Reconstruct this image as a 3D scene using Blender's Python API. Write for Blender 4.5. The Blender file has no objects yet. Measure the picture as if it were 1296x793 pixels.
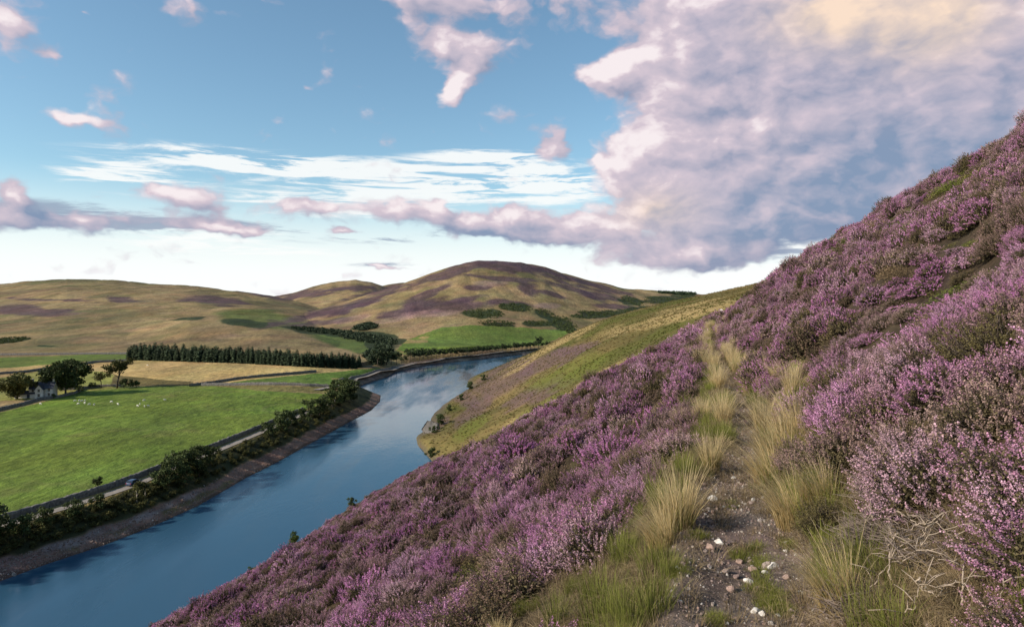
import bpy, bmesh, math, random
import numpy as np
from mathutils import Vector, Matrix

rng = np.random.default_rng(7)
random.seed(7)
SC = bpy.context.scene
COL = SC.collection
PW, F, CX, HY = 1296.0, 864.0, 648.0, 380.0     # photo width, focal length in pixels, principal column, horizon row
WATER = -55.0                                   # water level below the eye, metres


# ------------------------------------------------------------------ noise
def _hash(ix, iy, seed):
    h = (ix.astype(np.int64) * 374761393 + iy.astype(np.int64) * 668265263 + seed * 974634777) & 0xFFFFFFFF
    h = ((h ^ (h >> 13)) * 1274126177) & 0xFFFFFFFF
    h = ((h ^ (h >> 16)) * 2246822519) & 0xFFFFFFFF
    return ((h ^ (h >> 15)) & 0xFFFFFF) / float(0xFFFFFF)


def vnoise(x, y, seed=0):
    x = np.asarray(x, float); y = np.asarray(y, float)
    ix, iy = np.floor(x), np.floor(y)
    fx, fy = x - ix, y - iy
    fx = fx * fx * fx * (fx * (fx * 6 - 15) + 10)
    fy = fy * fy * fy * (fy * (fy * 6 - 15) + 10)
    a, b = _hash(ix, iy, seed), _hash(ix + 1, iy, seed)
    c, d = _hash(ix, iy + 1, seed), _hash(ix + 1, iy + 1, seed)
    return (a + (b - a) * fx) * (1 - fy) + (c + (d - c) * fx) * fy


def fbm(x, y, octv=4, seed=0, gain=0.5):
    v, a, t = 0.0, 1.0, 0.0
    cs, sn = math.cos(0.6), math.sin(0.6)
    for k in range(octv):
        v = v + a * vnoise(x, y, seed + k * 17)
        t += a
        a *= gain
        x, y = (x * cs - y * sn) * 2.03 + 5.3, (x * sn + y * cs) * 2.03 + 1.7
    return v / t * 2 - 1                        # about -1..1


def sstep(a, b, x):
    t = np.clip((np.asarray(x, float) - a) / (b - a), 0, 1)
    return t * t * (3 - 2 * t)


def ray(px, py):
    return (px - CX) / F, (HY - py) / F


# ------------------------------------------------------------------ the near hillside
def path_t(s):
    return np.interp(s, [-5, 3, 4.8, 6.6, 8.6, 12, 22, 38, 62, 90],
                     [0.05, 0.02, 0.0, -0.09, 0.08, -0.02, -0.65, -1.35, -0.8, -0.6])


def path_z(s):
    return np.interp(s, [-20, 22, 40, 64, 90], [-1.7, -1.7, -1.5, -0.9, -0.9])


def st(X, Y):
    return 0.3168 * X + 0.9485 * Y, 0.9485 * X - 0.3168 * Y


def rib_end(t):
    return np.where(t > 0, 60 + t, 60 - 1.4 * t)


SPUR_PX = [  # photo column, row, distance: the grassy spur beyond the heather rib
    (935, 377, 330), (900, 382, 340), (850, 394, 350), (800, 403, 365), (760, 411, 380), (700, 436, 420), (665, 452, 480),
    (640, 466, 555), (880, 402, 240), (850, 420, 245), (800, 430, 270), (760, 442, 280), (700, 470, 300), (650, 490, 330),
    (620, 512, 320), (600, 530, 295), (800, 472, 165), (700, 518, 190), (640, 545, 210), (590, 567, 225), (545, 583, 235),
    (600, 492, 430), (584, 502, 390), (570, 513, 354), (557, 528, 321), (545, 541, 297), (525, 568, 250), (520, 586, 232)]
SPUR_XYZ = [(-50, 235, -61), (-48, 300, -61), (-44, 430, -61), (-28, 560, -61), (-10, 640, -62), (150, 640, -50), (60, 690, -62),
            (260, 600, -25), (200, 300, 36), (200, 440, 14), (320, 420, 45), (320, 250, 90), (60, 110, -12), (20, 110, -30),
            (-30, 160, -58), (-70, 160, -75), (30, 50, -30), (120, 160, 12), (140, 90, 30), (400, 700, -20)]


def _tps(r2):
    return np.where(r2 > 1e-9, 0.5 * r2 * np.log(np.maximum(r2, 1e-9)), 0.0)


_c = []
for px, py, d in SPUR_PX:
    u, v = ray(px, py)
    _c.append((u * d, d, v * d))
_c = np.array(_c + SPUR_XYZ, float)
_P = _c[:, :2] / 100.0
_n = len(_P)
_K = _tps(((_P[:, None] - _P[None]) ** 2).sum(-1)) + np.eye(_n) * 0.004
_A = np.zeros((_n + 3, _n + 3))
_A[:_n, :_n] = _K
_A[:_n, _n] = _A[_n, :_n] = 1
_A[:_n, _n + 1:] = _P
_A[_n + 1:, :_n] = _P.T
_W = np.linalg.solve(_A, np.concatenate([_c[:, 2], np.zeros(3)]))


def spur_z(X, Y):
    X = np.asarray(X, float); Y = np.asarray(Y, float)
    out = _W[_n] + _W[_n + 1] * X / 100 + _W[_n + 2] * Y / 100
    for i in range(_n):
        out = out + _W[i] * _tps((X / 100 - _P[i, 0]) ** 2 + (Y / 100 - _P[i, 1]) ** 2)
    return out


def path_half(s):
    return np.interp(s, [0, 4.2, 5.2, 6.6, 8.5, 12, 20, 60], [0.55, 0.5, 0.42, 0.27, 0.21, 0.2, 0.2, 0.2])


def heath_lumps(s, t):
    return fbm(s / 2.3, t / 1.0, 3, 31, 0.42)


def hill_z(X, Y, full=True):
    X = np.asarray(X, float); Y = np.asarray(Y, float)
    s, t = st(X, Y)
    d = t - path_t(s)
    zp = path_z(s)
    w = 0.35
    dl = np.minimum(d + w, 0)
    dr = np.maximum(d - w, 0)
    near = np.where(d < 0, np.minimum(zp, -1.2 + 0.3 * sstep(-8, 0, d)), zp) + (0.548 + 0.042 * (1 - sstep(110, 205, Y))) * dl + 0.598 * dr + np.interp(s, [0, 8, 30], [0.35, 0.55, 0.9]) * (1 - np.exp(-dr / 1.5)) - 0.05 * np.exp(-(d / 0.25) ** 2)
    away = sstep(0.35, 1.6, np.abs(d))
    near = near + away * (np.interp(np.abs(d), [1, 4, 12], [0.16, 0.36, 0.55]) * heath_lumps(s, t) + 0.45 * fbm(s / 9, t / 4, 3, 77) * sstep(1, 8, np.abs(d)))
    near = near + (1 - away) * 0.03 * fbm(X * 3, Y * 3, 3, 5)
    e = s - rib_end(t) + 3.0 * fbm(t / 9, s / 30, 2, 14)
    ep = np.maximum(e, 0)
    near = near - np.where(ep < 22, 0.008 * ep * ep, 3.87 + 0.352 * (ep - 22))
    if not full:
        return near
    sp = spur_z(X, Y) + 1.3 * sstep(215, 250, Y) + 0.7 * fbm(X / 22, Y / 22, 4, 51) * sstep(150, 220, Y) - 12 * (1 - sstep(0, 18, e))
    z = np.where(e > 0, np.maximum(near, sp), near)
    return z


# ------------------------------------------------------------------ valley, far hills
SHORE_PX = [(-420, 900), (-160, 800), (0, 735), (60, 713), (130, 690), (190, 667), (250, 640), (290, 617), (310, 605), (350, 585),
            (400, 557), (440, 535), (470, 519), (481, 508), (482, 500), (470, 496), (455, 489), (472, 482), (490, 477), (500, 471),
            (520, 466), (540, 462), (560, 459), (600, 455.5), (650, 449.5), (700, 446), (760, 444)]
SHORE = []
for px, py in SHORE_PX:
    u, v = ray(px, py)
    Yd = WATER / v
    SHORE.append((u * Yd, Yd))
SHORE = np.array(SHORE)
LAKE = np.vstack([SHORE, [(420, 760), (420, 0), (-150, 0)]])


def shore_dist(X, Y):
    X = np.asarray(X, float); Y = np.asarray(Y, float)
    best = np.full(X.shape, 1e9)
    for a, b in zip(SHORE[:-1], SHORE[1:]):
        ab = b - a
        h = np.clip(((X - a[0]) * ab[0] + (Y - a[1]) * ab[1]) / (ab @ ab), 0, 1)
        best = np.minimum(best, np.hypot(X - a[0] - h * ab[0], Y - a[1] - h * ab[1]))
    inside = np.zeros(X.shape, bool)
    n = len(LAKE)
    for i in range(n):
        (x1, y1), (x2, y2) = LAKE[i], LAKE[(i + 1) % n]
        if y1 == y2:
            continue
        c = ((y1 > Y) != (y2 > Y)) & (X < (x2 - x1) * (Y - y1) / (y2 - y1) + x1)
        inside ^= c
    return np.where(inside, -best, best)


def layer(u, Y, sky, ridge, foot, zf, p=1.5, back=0.3):
    px = u * F + CX
    vs = (HY - np.interp(px, [a for a, _ in sky], [b for _, b in sky])) / F
    Yr = np.interp(px, [a for a, _ in ridge], [b for _, b in ridge])
    Yf = np.interp(px, [a for a, _ in foot], [b for _, b in foot])
    zr = vs * Yr
    q = (Y - Yf) / (Yr - Yf)
    qc = np.clip(q, 0, 1)
    S = 0.55 * qc ** p + 0.45 * qc * qc * (3 - 2 * qc)
    z = zf + (zr - zf) * S
    over = np.maximum(Y - Yr, 0)
    z = z - np.where(over < 150, back * over * over / 300, back * (over - 75))
    return np.where(q > 0, z, -400.0)


SKY_A = [(-700, 372), (-400, 360), (-150, 364), (0, 359.5), (40, 356), (85, 353), (150, 355), (250, 361), (300, 367), (340, 374),
         (380, 383), (430, 398), (470, 415), (520, 440)]
SKY_B = [(250, 400), (300, 386), (340, 376), (370, 370), (395, 362), (420, 356.5), (450, 353.5), (470, 357), (490, 363), (520, 371), (580, 390)]
SKY_D = [(440, 380), (470, 366), (490, 360), (510, 357.5), (530, 358), (570, 362), (620, 372)]
SKY_C = [(280, 440), (330, 415), (370, 402), (420, 387), (460, 374), (490, 364.5), (515, 355.5), (545, 345), (580, 334.5), (605, 329.5),
         (628, 328), (660, 331), (690, 337), (720, 347), (750, 355), (790, 365), (820, 368), (850, 370), (900, 374), (940, 377), (1000, 384), (1200, 395)]
SKY_E = [(-500, 440), (-200, 430), (0, 426), (150, 415), (240, 404), (290, 405), (340, 411), (400, 424), (440, 436), (475, 452), (500, 464)]


def valley_z(X, Y, sd=None):
    X = np.asarray(X, float); Y = np.asarray(Y, float)
    if sd is None:
        sd = shore_dist(X, Y)
    u = X / np.maximum(Y, 1)
    bank = np.interp(sd, [-30, -1, 0, 4.6, 11.5, 13.5, 45], [-62, -55.6, -55, -53.0, -49.6, -49.0, -48.4])
    fld = np.interp(Y, [0, 180, 340, 450, 560, 700], [-48.6, -48.4, -46.8, -45.4, -43.8, -43.8])
    fld = fld * sstep(-20, -90, X) + -48.3 * (1 - sstep(-20, -90, X))
    fld = fld + 0.5 * fbm(X / 60, Y / 60, 3, 8)
    k = sstep(14, 60, sd)
    base = np.where(sd > 0, bank * (1 - k) + fld * k, bank)
    base = np.where(Y > 900, base - (Y - 900) * 0.01, base)
    A = layer(u, Y, SKY_A, [(-700, 1900), (0, 1750), (350, 1600), (520, 1300)], [(-700, 560), (0, 585), (170, 585), (450, 640)], -44, 1.25)
    B = layer(u, Y, SKY_B, [(250, 2100), (600, 2300)], [(250, 1150), (600, 1200)], -40, 1.2)
    D = layer(u, Y, SKY_D, [(440, 2700), (620, 2700)], [(440, 1900), (620, 1900)], -30, 1.2)
    C = layer(u, Y, SKY_C, [(280, 1000), (420, 1220), (500, 1350), (625, 1500), (800, 1650), (940, 1800), (1200, 1900)],
              [(280, 800), (420, 720), (480, 700), (560, 690), (700, 760), (1200, 800)], -48, 1.5)
    E = layer(u, Y, SKY_E, [(-500, 900), (0, 880), (290, 820), (400, 740), (475, 660), (500, 640)],
              [(-500, 560), (0, 565), (170, 545), (300, 520), (440, 490), (475, 520), (500, 560)], -46, 1.15)
    hills = np.maximum.reduce([A, B, C, D, E])
    hm = sstep(-46, -20, hills)
    rel = 6 * fbm(X / 170, Y / 260, 4, 21) + 1.5 * fbm(X / 45, Y / 60, 4, 91)
    rel = rel - 2.0 * np.maximum(0, 0.22 - np.abs(fbm(X / 95 + Y / 500, Y / 420, 3, 92))) / 0.22 * sstep(-30, 20, hills)
    hills = hills + rel * hm * 0.8
    return np.maximum(base, np.where(sd > 20, hills, -400))


def hit(px, py, fn, y0, y1, n=4000):
    u, v = ray(px, py)
    Ys = np.geomspace(y0, y1, n)
    z = fn(u * Ys, Ys)
    w = np.nonzero(z >= v * Ys)[0]
    i = w[0] if len(w) else n - 1
    Yh = Ys[i]
    return float(u * Yh), float(Yh), float(z[i])


def vhit(px, py):
    return hit(px, py, valley_z, 100, 2900)


def nhit(px, py):
    return hit(px, py, hill_z, 1.2, 620)


def gz_hill(x, y):
    return float(hill_z(np.array([x]), np.array([y]))[0])


def gz_val(x, y):
    return float(valley_z(np.array([x]), np.array([y]))[0])


# ------------------------------------------------------------------ object helpers
def mesh_np(name, V, Fc, cols=None, vattr=None, smooth=False):
    """V (n,3), Fc (m,3|4) int array"""
    me = bpy.data.meshes.new(name)
    V = np.ascontiguousarray(V, np.float32)
    Fc = np.ascontiguousarray(Fc, np.int32)
    k = Fc.shape[1]
    me.vertices.add(len(V)); me.loops.add(Fc.size); me.polygons.add(len(Fc))
    me.vertices.foreach_set('co', V.ravel())
    me.loops.foreach_set('vertex_index', Fc.ravel())
    me.polygons.foreach_set('loop_start', np.arange(0, Fc.size, k, dtype=np.int32))
    me.polygons.foreach_set('loop_total', np.full(len(Fc), k, np.int32))
    if smooth:
        me.polygons.foreach_set('use_smooth', np.ones(len(Fc), bool))
    me.update(calc_edges=True)
    if cols is not None:
        a = me.color_attributes.new('Col', 'FLOAT_COLOR', 'POINT')
        c = np.ones((len(V), 4), np.float32); c[:, :3] = cols
        a.data.foreach_set('color', c.ravel())
    if vattr is not None:
        a = me.attributes.new('vary', 'FLOAT', 'POINT')
        a.data.foreach_set('value', np.ascontiguousarray(vattr, np.float32))
    me.validate()
    return me


class MB:
    def __init__(self):
        self.v, self.f, self.a = [], [], []

    def add(self, vs, fs, a=0.5):
        o = len(self.v)
        self.v += [tuple(p) for p in vs]
        self.f += [tuple(i + o for i in f) for f in fs]
        self.a += [a] * len(vs)

    def box(self, c, s, rz=0.0, a=0.5):
        cx, cy, cz = c
        hx, hy, hz = s[0] / 2, s[1] / 2, s[2] / 2
        cs, sn = math.cos(rz), math.sin(rz)
        vs = []
        for z in (-hz, hz):
            for x, y in ((-hx, -hy), (hx, -hy), (hx, hy), (-hx, hy)):
                vs.append((cx + x * cs - y * sn, cy + x * sn + y * cs, cz + z))
        self.add(vs, [(0, 3, 2, 1), (4, 5, 6, 7), (0, 1, 5, 4), (1, 2, 6, 5), (2, 3, 7, 6), (3, 0, 4, 7)], a)

    def tube(self, pts, rad, seg=6, a=0.5):
        pts = [Vector(p) for p in pts]
        if not hasattr(rad, '__len__'):
            rad = [rad] * len(pts)
        rings = []
        up = Vector((0.3, 0.2, 1)).normalized()
        for i, p in enumerate(pts):
            tdir = (pts[min(i + 1, len(pts) - 1)] - pts[max(i - 1, 0)])
            tdir = tdir.normalized() if tdir.length > 1e-9 else Vector((0, 0, 1))
            x = tdir.cross(up)
            if x.length < 1e-3:
                x = tdir.cross(Vector((1, 0, 0)))
            x.normalize()
            y = tdir.cross(x)
            rings.append([p + (x * math.cos(k / seg * 2 * math.pi) + y * math.sin(k / seg * 2 * math.pi)) * rad[i] for k in range(seg)])
        vs = [q for r in rings for q in r]
        fs = []
        for i in range(len(pts) - 1):
            for k in range(seg):
                fs.append((i * seg + k, i * seg + (k + 1) % seg, (i + 1) * seg + (k + 1) % seg, (i + 1) * seg + k))
        fs.append(tuple(reversed(range(seg))))
        fs.append(tuple((len(pts) - 1) * seg + k for k in range(seg)))
        self.add(vs, fs, a)

    def mesh(self, name, mat=None, smooth=False):
        me = bpy.data.meshes.new(name)
        me.from_pydata(self.v, [], self.f)
        if smooth:
            me.polygons.foreach_set('use_smooth', np.ones(len(self.f), bool))
        a = me.attributes.new('vary', 'FLOAT', 'POINT')
        a.data.foreach_set('value', np.array(self.a, np.float32))
        me.update()
        if mat:
            me.materials.append(mat)
        return me


def link(name, me, parent=None, loc=None, rz=0.0, scl=1.0):
    o = bpy.data.objects.new(name, me)
    COL.objects.link(o)
    if parent is not None:
        o.parent = parent
    if loc is not None:
        o.location = loc
    if rz:
        o.rotation_euler = (0, 0, rz)
    if scl != 1.0:
        o.scale = (scl,) * 3 if not hasattr(scl, '__len__') else scl
    return o


def tag(o, label=None, cat=None, group=None, kind=None):
    if label: o['label'] = label
    if cat: o['category'] = cat
    if group: o['group'] = group
    if kind: o['kind'] = kind
    return o


def thing(name, label, cat, loc=(0, 0, 0), rz=0.0, scl=1.0, group=None, rot=None):
    o = link(name, None, None, loc, rz, scl)
    if rot is not None:
        o.rotation_euler = rot
    o.empty_display_size = 0.2
    return tag(o, label, cat, group)


# ------------------------------------------------------------------ materials
def new_mat(name):
    m = bpy.data.materials.new(name)
    m.use_nodes = True
    nt = m.node_tree
    nt.nodes.clear()
    out = nt.nodes.new('ShaderNodeOutputMaterial')
    return m, nt, out


class NB:
    """small node builder"""
    def __init__(self, nt):
        self.nt = nt

    def node(self, t, **kw):
        n = self.nt.nodes.new(t)
        for k, v in kw.items():
            setattr(n, k, v)
        return n

    def put(self, sock, v):
        if v is None:
            return
        if hasattr(v, 'is_output'):
            self.nt.links.new(v, sock)
        elif hasattr(v, '__len__') and sock.type == 'RGBA' and len(v) == 3:
            sock.default_value = (*v, 1)
        else:
            sock.default_value = v

    def m(self, op, a, b=None, c=None, clamp=False):
        n = self.node('ShaderNodeMath', operation=op, use_clamp=clamp)
        for i, v in enumerate((a, b, c)):
            self.put(n.inputs[i], v)
        return n.outputs[0]

    def vm(self, op, a, b=None):
        n = self.node('ShaderNodeVectorMath', operation=op)
        self.put(n.inputs[0], a); self.put(n.inputs[1], b)
        return n.outputs[0]

    def mix(self, f, a, b, blend='MIX'):
        n = self.node('ShaderNodeMix', data_type='RGBA', blend_type=blend)
        self.put(n.inputs[0], f); self.put(n.inputs[6], a); self.put(n.inputs[7], b)
        return n.outputs[2]

    def noise(self, vec, scale, detail=4, rough=0.55, col=False, dist=0.0):
        n = self.node('ShaderNodeTexNoise')
        self.put(n.inputs['Vector'], vec)
        n.inputs['Scale'].default_value = scale
        n.inputs['Detail'].default_value = detail
        n.inputs['Roughness'].default_value = rough
        n.inputs['Distortion'].default_value = dist
        return n.outputs['Color' if col else 'Fac']

    def rng(self, v, a, b, c=0.0, d=1.0, smooth=False):
        n = self.node('ShaderNodeMapRange', interpolation_type='SMOOTHSTEP' if smooth else 'LINEAR')
        n.clamp = True
        self.put(n.inputs[0], v)
        for i, q in enumerate((a, b, c, d)):
            n.inputs[i + 1].default_value = q
        return n.outputs[0]

    def mapping(self, v, scale=(1, 1, 1), loc=(0, 0, 0), rot=(0, 0, 0), kind='POINT'):
        n = self.node('ShaderNodeMapping', vector_type=kind)
        self.put(n.inputs[0], v)
        n.inputs['Location'].default_value = loc
        n.inputs['Rotation'].default_value = rot
        n.inputs['Scale'].default_value = scale
        return n.outputs[0]

    def attr(self, name, out='Fac', t='GEOMETRY'):
        n = self.node('ShaderNodeAttribute', attribute_name=name, attribute_type=t)
        return n.outputs[out]

    def bump(self, h, strength=0.5, dist=0.1):
        n = self.node('ShaderNodeBump')
        n.inputs['Strength'].default_value = strength
        n.inputs['Distance'].default_value = dist
        self.put(n.inputs['Height'], h)
        return n.outputs[0]

    def bsdf(self, col, rough=0.8, normal=None, spec=0.2, metal=0.0):
        n = self.node('ShaderNodeBsdfPrincipled')
        self.put(n.inputs['Base Color'], col)
        self.put(n.inputs['Roughness'], rough)
        n.inputs['Specular IOR Level'].default_value = spec
        n.inputs['Metallic'].default_value = metal
        if normal is not None:
            self.put(n.inputs['Normal'], normal)
        return n


def simple_mat(name, col, rough=0.8, var=0.25, scale=3.0, bump=0.0, spec=0.2, metal=0.0):
    m, nt, out = new_mat(name)
    b = NB(nt)
    tc = b.node('ShaderNodeTexCoord').outputs['Object']
    f = b.rng(b.noise(tc, scale, 5), 0.3, 0.7, 1 - var, 1 + var)
    c = b.mix(1.0, col, b.vm('MULTIPLY', (1, 1, 1), f), 'MULTIPLY')
    nrm = b.bump(b.noise(tc, scale * 4, 4), bump, 0.05) if bump else None
    p = b.bsdf(c, rough, nrm, spec, metal)
    nt.links.new(p.outputs[0], out.inputs[0])
    return m


def leaf_mat(name, dark, light, transl=0.25, loc_scale=0.0, loc_cols=None, jitter=0.25):
    """leaves, blades, florets: colour runs dark -> light with the attribute 'vary'; each plant gets its own shift"""
    m, nt, out = new_mat(name)
    b = NB(nt)
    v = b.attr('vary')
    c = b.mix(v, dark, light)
    oi = b.node('ShaderNodeObjectInfo')
    if loc_cols:                                 # drifts of differently coloured plants over the slope
        n1 = b.noise(b.mapping(oi.outputs['Location'], (loc_scale * 1.1, loc_scale * 0.6, loc_scale), rot=(0, 0, 0.32)), 1.0, 5, 0.7)
        n2 = b.noise(b.mapping(oi.outputs['Location'], (loc_scale * 2.7,) * 3, loc=(31, 7, 3)), 1.0, 3, 0.6)
        h = b.m('ADD', b.m('MULTIPLY', n1, 0.5), b.m('ADD', b.m('MULTIPLY', n2, 0.3), b.m('MULTIPLY', oi.outputs['Random'], 0.2)))
        h = b.rng(h, 0.36, 0.64)
        cr = b.node('ShaderNodeValToRGB')
        cr.color_ramp.interpolation = 'LINEAR'
        els = cr.color_ramp.elements
        for i, (pos, cc) in enumerate(loc_cols):
            e = els[i] if i < 2 else els.new(pos)
            e.position = pos
            e.color = (*cc, 1)
        nt.links.new(h, cr.inputs[0])
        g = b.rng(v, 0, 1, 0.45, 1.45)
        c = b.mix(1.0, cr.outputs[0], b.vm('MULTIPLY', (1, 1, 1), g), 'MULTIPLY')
    j = b.rng(oi.outputs['Random'], 0, 1, 1 - jitter, 1 + jitter)
    c = b.mix(1.0, c, b.vm('MULTIPLY', (1, 1, 1), j), 'MULTIPLY')
    p = b.bsdf(c, 0.7, None, 0.15)
    if transl > 0:
        tr = b.node('ShaderNodeBsdfTranslucent')
        nt.links.new(c, tr.inputs[0])
        ms = b.node('ShaderNodeMixShader')
        ms.inputs[0].default_value = transl
        nt.links.new(p.outputs[0], ms.inputs[1]); nt.links.new(tr.outputs[0], ms.inputs[2])
        nt.links.new(ms.outputs[0], out.inputs[0])
    else:
        nt.links.new(p.outputs[0], out.inputs[0])
    return m


def ground_mat(name, scales, amp, bump_s, bump_d, bump_scale, stretch=(1, 1, 1), fine=None):
    m, nt, out = new_mat(name)
    b = NB(nt)
    tc = b.node('ShaderNodeTexCoord').outputs['Object']
    tm = b.mapping(tc, stretch)
    f = None
    for sc_, a in zip(scales, amp):
        g = b.rng(b.noise(tm, sc_, 5, 0.6), 0.3, 0.7, 1 - a, 1 + a)
        f = g if f is None else b.m('MULTIPLY', f, g)
    c = b.mix(1.0, b.attr('Col', 'Color'), b.vm('MULTIPLY', (1, 1, 1), f), 'MULTIPLY')
    hue = b.noise(tm, scales[0] * 2.3, 4, 0.6, True)
    c = b.mix(0.22, c, b.mix(1.0, c, b.vm('MULTIPLY', hue, (2.0, 2.0, 2.0)), 'MULTIPLY'))
    nrm = b.bump(b.noise(tm, bump_scale, 6, 0.65), bump_s, bump_d)
    p = b.bsdf(c, 0.9, nrm, 0.1)
    nt.links.new(p.outputs[0], out.inputs[0])
    return m


HEATHER_COLS = [(0.0, (0.19, 0.155, 0.06)), (0.13, (0.26, 0.175, 0.115)), (0.28, (0.36, 0.235, 0.21)), (0.43, (0.48, 0.245, 0.35)),
                (0.57, (0.57, 0.235, 0.46)), (0.71, (0.57, 0.33, 0.45)), (0.84, (0.42, 0.28, 0.28)), (1.0, (0.32, 0.22, 0.165))]
M_FLOWER = leaf_mat('heather_florets', (0, 0, 0), (1, 1, 1), 0.25, 0.8, HEATHER_COLS, 0.22)
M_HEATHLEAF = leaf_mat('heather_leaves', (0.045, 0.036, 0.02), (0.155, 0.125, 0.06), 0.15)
M_TWIG = leaf_mat('heather_twigs', (0.035, 0.026, 0.02), (0.13, 0.10, 0.085), 0.0)
M_STRAW = leaf_mat('straw_blades', (0.38, 0.275, 0.115), (0.80, 0.64, 0.37), 0.42, jitter=0.15)
M_GREENBLADE = leaf_mat('green_blades', (0.07, 0.085, 0.015), (0.22, 0.225, 0.05), 0.3)
M_DEADWOOD = simple_mat('bleached_wood', (0.36, 0.285, 0.215), 0.85, 0.3, 30, 0.3)
M_BARK = simple_mat('bark', (0.09, 0.07, 0.055), 0.9, 0.35, 4, 0.4)
M_PALEBARK = simple_mat('pale_bark', (0.42, 0.36, 0.28), 0.85, 0.35, 4, 0.3)
M_LEAF_A = leaf_mat('broad_leaves', (0.024, 0.036, 0.015), (0.105, 0.13, 0.042), 0.15, jitter=0.2)
M_LEAF_B = leaf_mat('olive_leaves', (0.03, 0.034, 0.012), (0.13, 0.125, 0.04), 0.15, jitter=0.25)
M_LEAF_C = leaf_mat('fresh_leaves', (0.03, 0.05, 0.012), (0.13, 0.17, 0.04), 0.2, jitter=0.2)
M_NEEDLE = leaf_mat('needles', (0.018, 0.03, 0.017), (0.07, 0.095, 0.048), 0.05, jitter=0.25)
M_PINE = leaf_mat('pine_needles', (0.016, 0.028, 0.014), (0.065, 0.085, 0.035), 0.05, jitter=0.25)
M_WALL = simple_mat('dry_stone', (0.16, 0.145, 0.13), 0.95, 0.5, 1.6, 0.6)
M_PALE = simple_mat('whitewash', (0.6, 0.55, 0.5), 0.9, 0.15, 1.0)
M_SLATE = simple_mat('slate', (0.06, 0.065, 0.085), 0.6, 0.25, 2.0)
M_SHEET = simple_mat('pale_blue_sheet_roof', (0.35, 0.5, 0.62), 0.45, 0.1, 2.0)
M_PANE = simple_mat('window_pane', (0.02, 0.025, 0.03), 0.1, 0.1, 1.0, spec=0.6)
M_CARPAINT = simple_mat('car_paint', (0.035, 0.06, 0.12), 0.3, 0.05, 1.0, spec=0.6)
M_RUBBER = simple_mat('rubber', (0.02, 0.02, 0.02), 0.9, 0.1, 4)
M_METAL = simple_mat('alloy', (0.5, 0.5, 0.52), 0.35, 0.1, 4, metal=0.8)
M_LAMP = simple_mat('lamp_glass', (0.7, 0.7, 0.68), 0.15, 0.05, 4, spec=0.6)
M_REDLAMP = simple_mat('red_lamp_glass', (0.35, 0.02, 0.02), 0.2, 0.05, 4, spec=0.6)
M_WOOL = simple_mat('wool', (0.66, 0.62, 0.54), 0.95, 0.15, 6)
M_ROCK = simple_mat('crag_rock', (0.15, 0.135, 0.12), 0.95, 0.5, 0.5, 0.8)


def stone_mat():
    m, nt, out = new_mat('path_stone')
    b = NB(nt)
    tc = b.node('ShaderNodeTexCoord').outputs['Object']
    oi = b.node('ShaderNodeObjectInfo')
    cr = b.node('ShaderNodeValToRGB')
    els = cr.color_ramp.elements
    for i, (p, c) in enumerate([(0, (0.17, 0.13, 0.12)), (0.35, (0.30, 0.22, 0.19)), (0.6, (0.34, 0.23, 0.19)), (0.85, (0.45, 0.39, 0.34)), (1, (0.6, 0.55, 0.5))]):
        e = els[i] if i < 2 else els.new(p)
        e.position = p; e.color = (*c, 1)
    nt.links.new(oi.outputs['Random'], cr.inputs[0])
    f = b.rng(b.noise(tc, 2.5, 6, 0.7), 0.3, 0.7, 0.6, 1.3)
    c = b.mix(1.0, cr.outputs[0], b.vm('MULTIPLY', (1, 1, 1), f), 'MULTIPLY')
    p = b.bsdf(c, 0.85, b.bump(b.noise(tc, 9, 5), 0.5, 0.1), 0.25)
    nt.links.new(p.outputs[0], out.inputs[0])
    return m


M_STONE = stone_mat()
M_WHITESTONE = simple_mat('white_stone', (0.62, 0.58, 0.53), 0.8, 0.2, 2.5, 0.4)
M_PINKSTONE = simple_mat('pink_stone', (0.36, 0.25, 0.205), 0.85, 0.25, 2.5, 0.5)
M_HILL = ground_mat('moorland', (0.35, 2.2, 9.0), (0.22, 0.3, 0.3), 0.7, 0.06, 14.0)
M_VALLEY = ground_mat('valley_grass', (0.012, 0.06, 0.35), (0.24, 0.3, 0.3), 0.8, 1.6, 0.25, (1, 0.55, 1))
M_ROAD = simple_mat('lane_tarmac', (0.26, 0.225, 0.19), 0.9, 0.2, 0.4)


def water_mat():
    m, nt, out = new_mat('lake_water')
    b = NB(nt)
    tc = b.node('ShaderNodeTexCoord').outputs['Object']
    w1 = b.noise(b.mapping(tc, (1, 0.45, 1), rot=(0, 0, 0.3)), 0.9, 4, 0.6)
    w2 = b.noise(b.mapping(tc, (1, 0.6, 1), rot=(0, 0, -0.5)), 0.12, 3, 0.5)
    patch = b.rng(b.noise(b.mapping(tc, (1, 0.4, 1)), 0.018, 3, 0.6), 0.4, 0.65, 0.35, 1.0)
    h = b.m('MULTIPLY', b.m('ADD', b.m('MULTIPLY', w1, 0.5), b.m('MULTIPLY', w2, 0.9)), patch)
    lanes = b.rng(b.noise(b.mapping(tc, (1, 0.16, 1), rot=(0, 0, 0.35)), 0.045, 4, 0.6), 0.42, 0.62, 0.07, 0.32)
    p = b.bsdf((0.026, 0.078, 0.130), lanes, b.bump(h, 0.22, 0.3), 0.5)
    p.inputs['IOR'].default_value = 1.33
    nt.links.new(p.outputs[0], out.inputs[0])
    return m


# ------------------------------------------------------------------ ground sheets
def grid_faces(nr, nc):
    i = np.arange(nr - 1)[:, None] * nc + np.arange(nc - 1)[None]
    return np.stack([i, i + 1, i + nc + 1, i + nc], -1).reshape(-1, 4)


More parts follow.
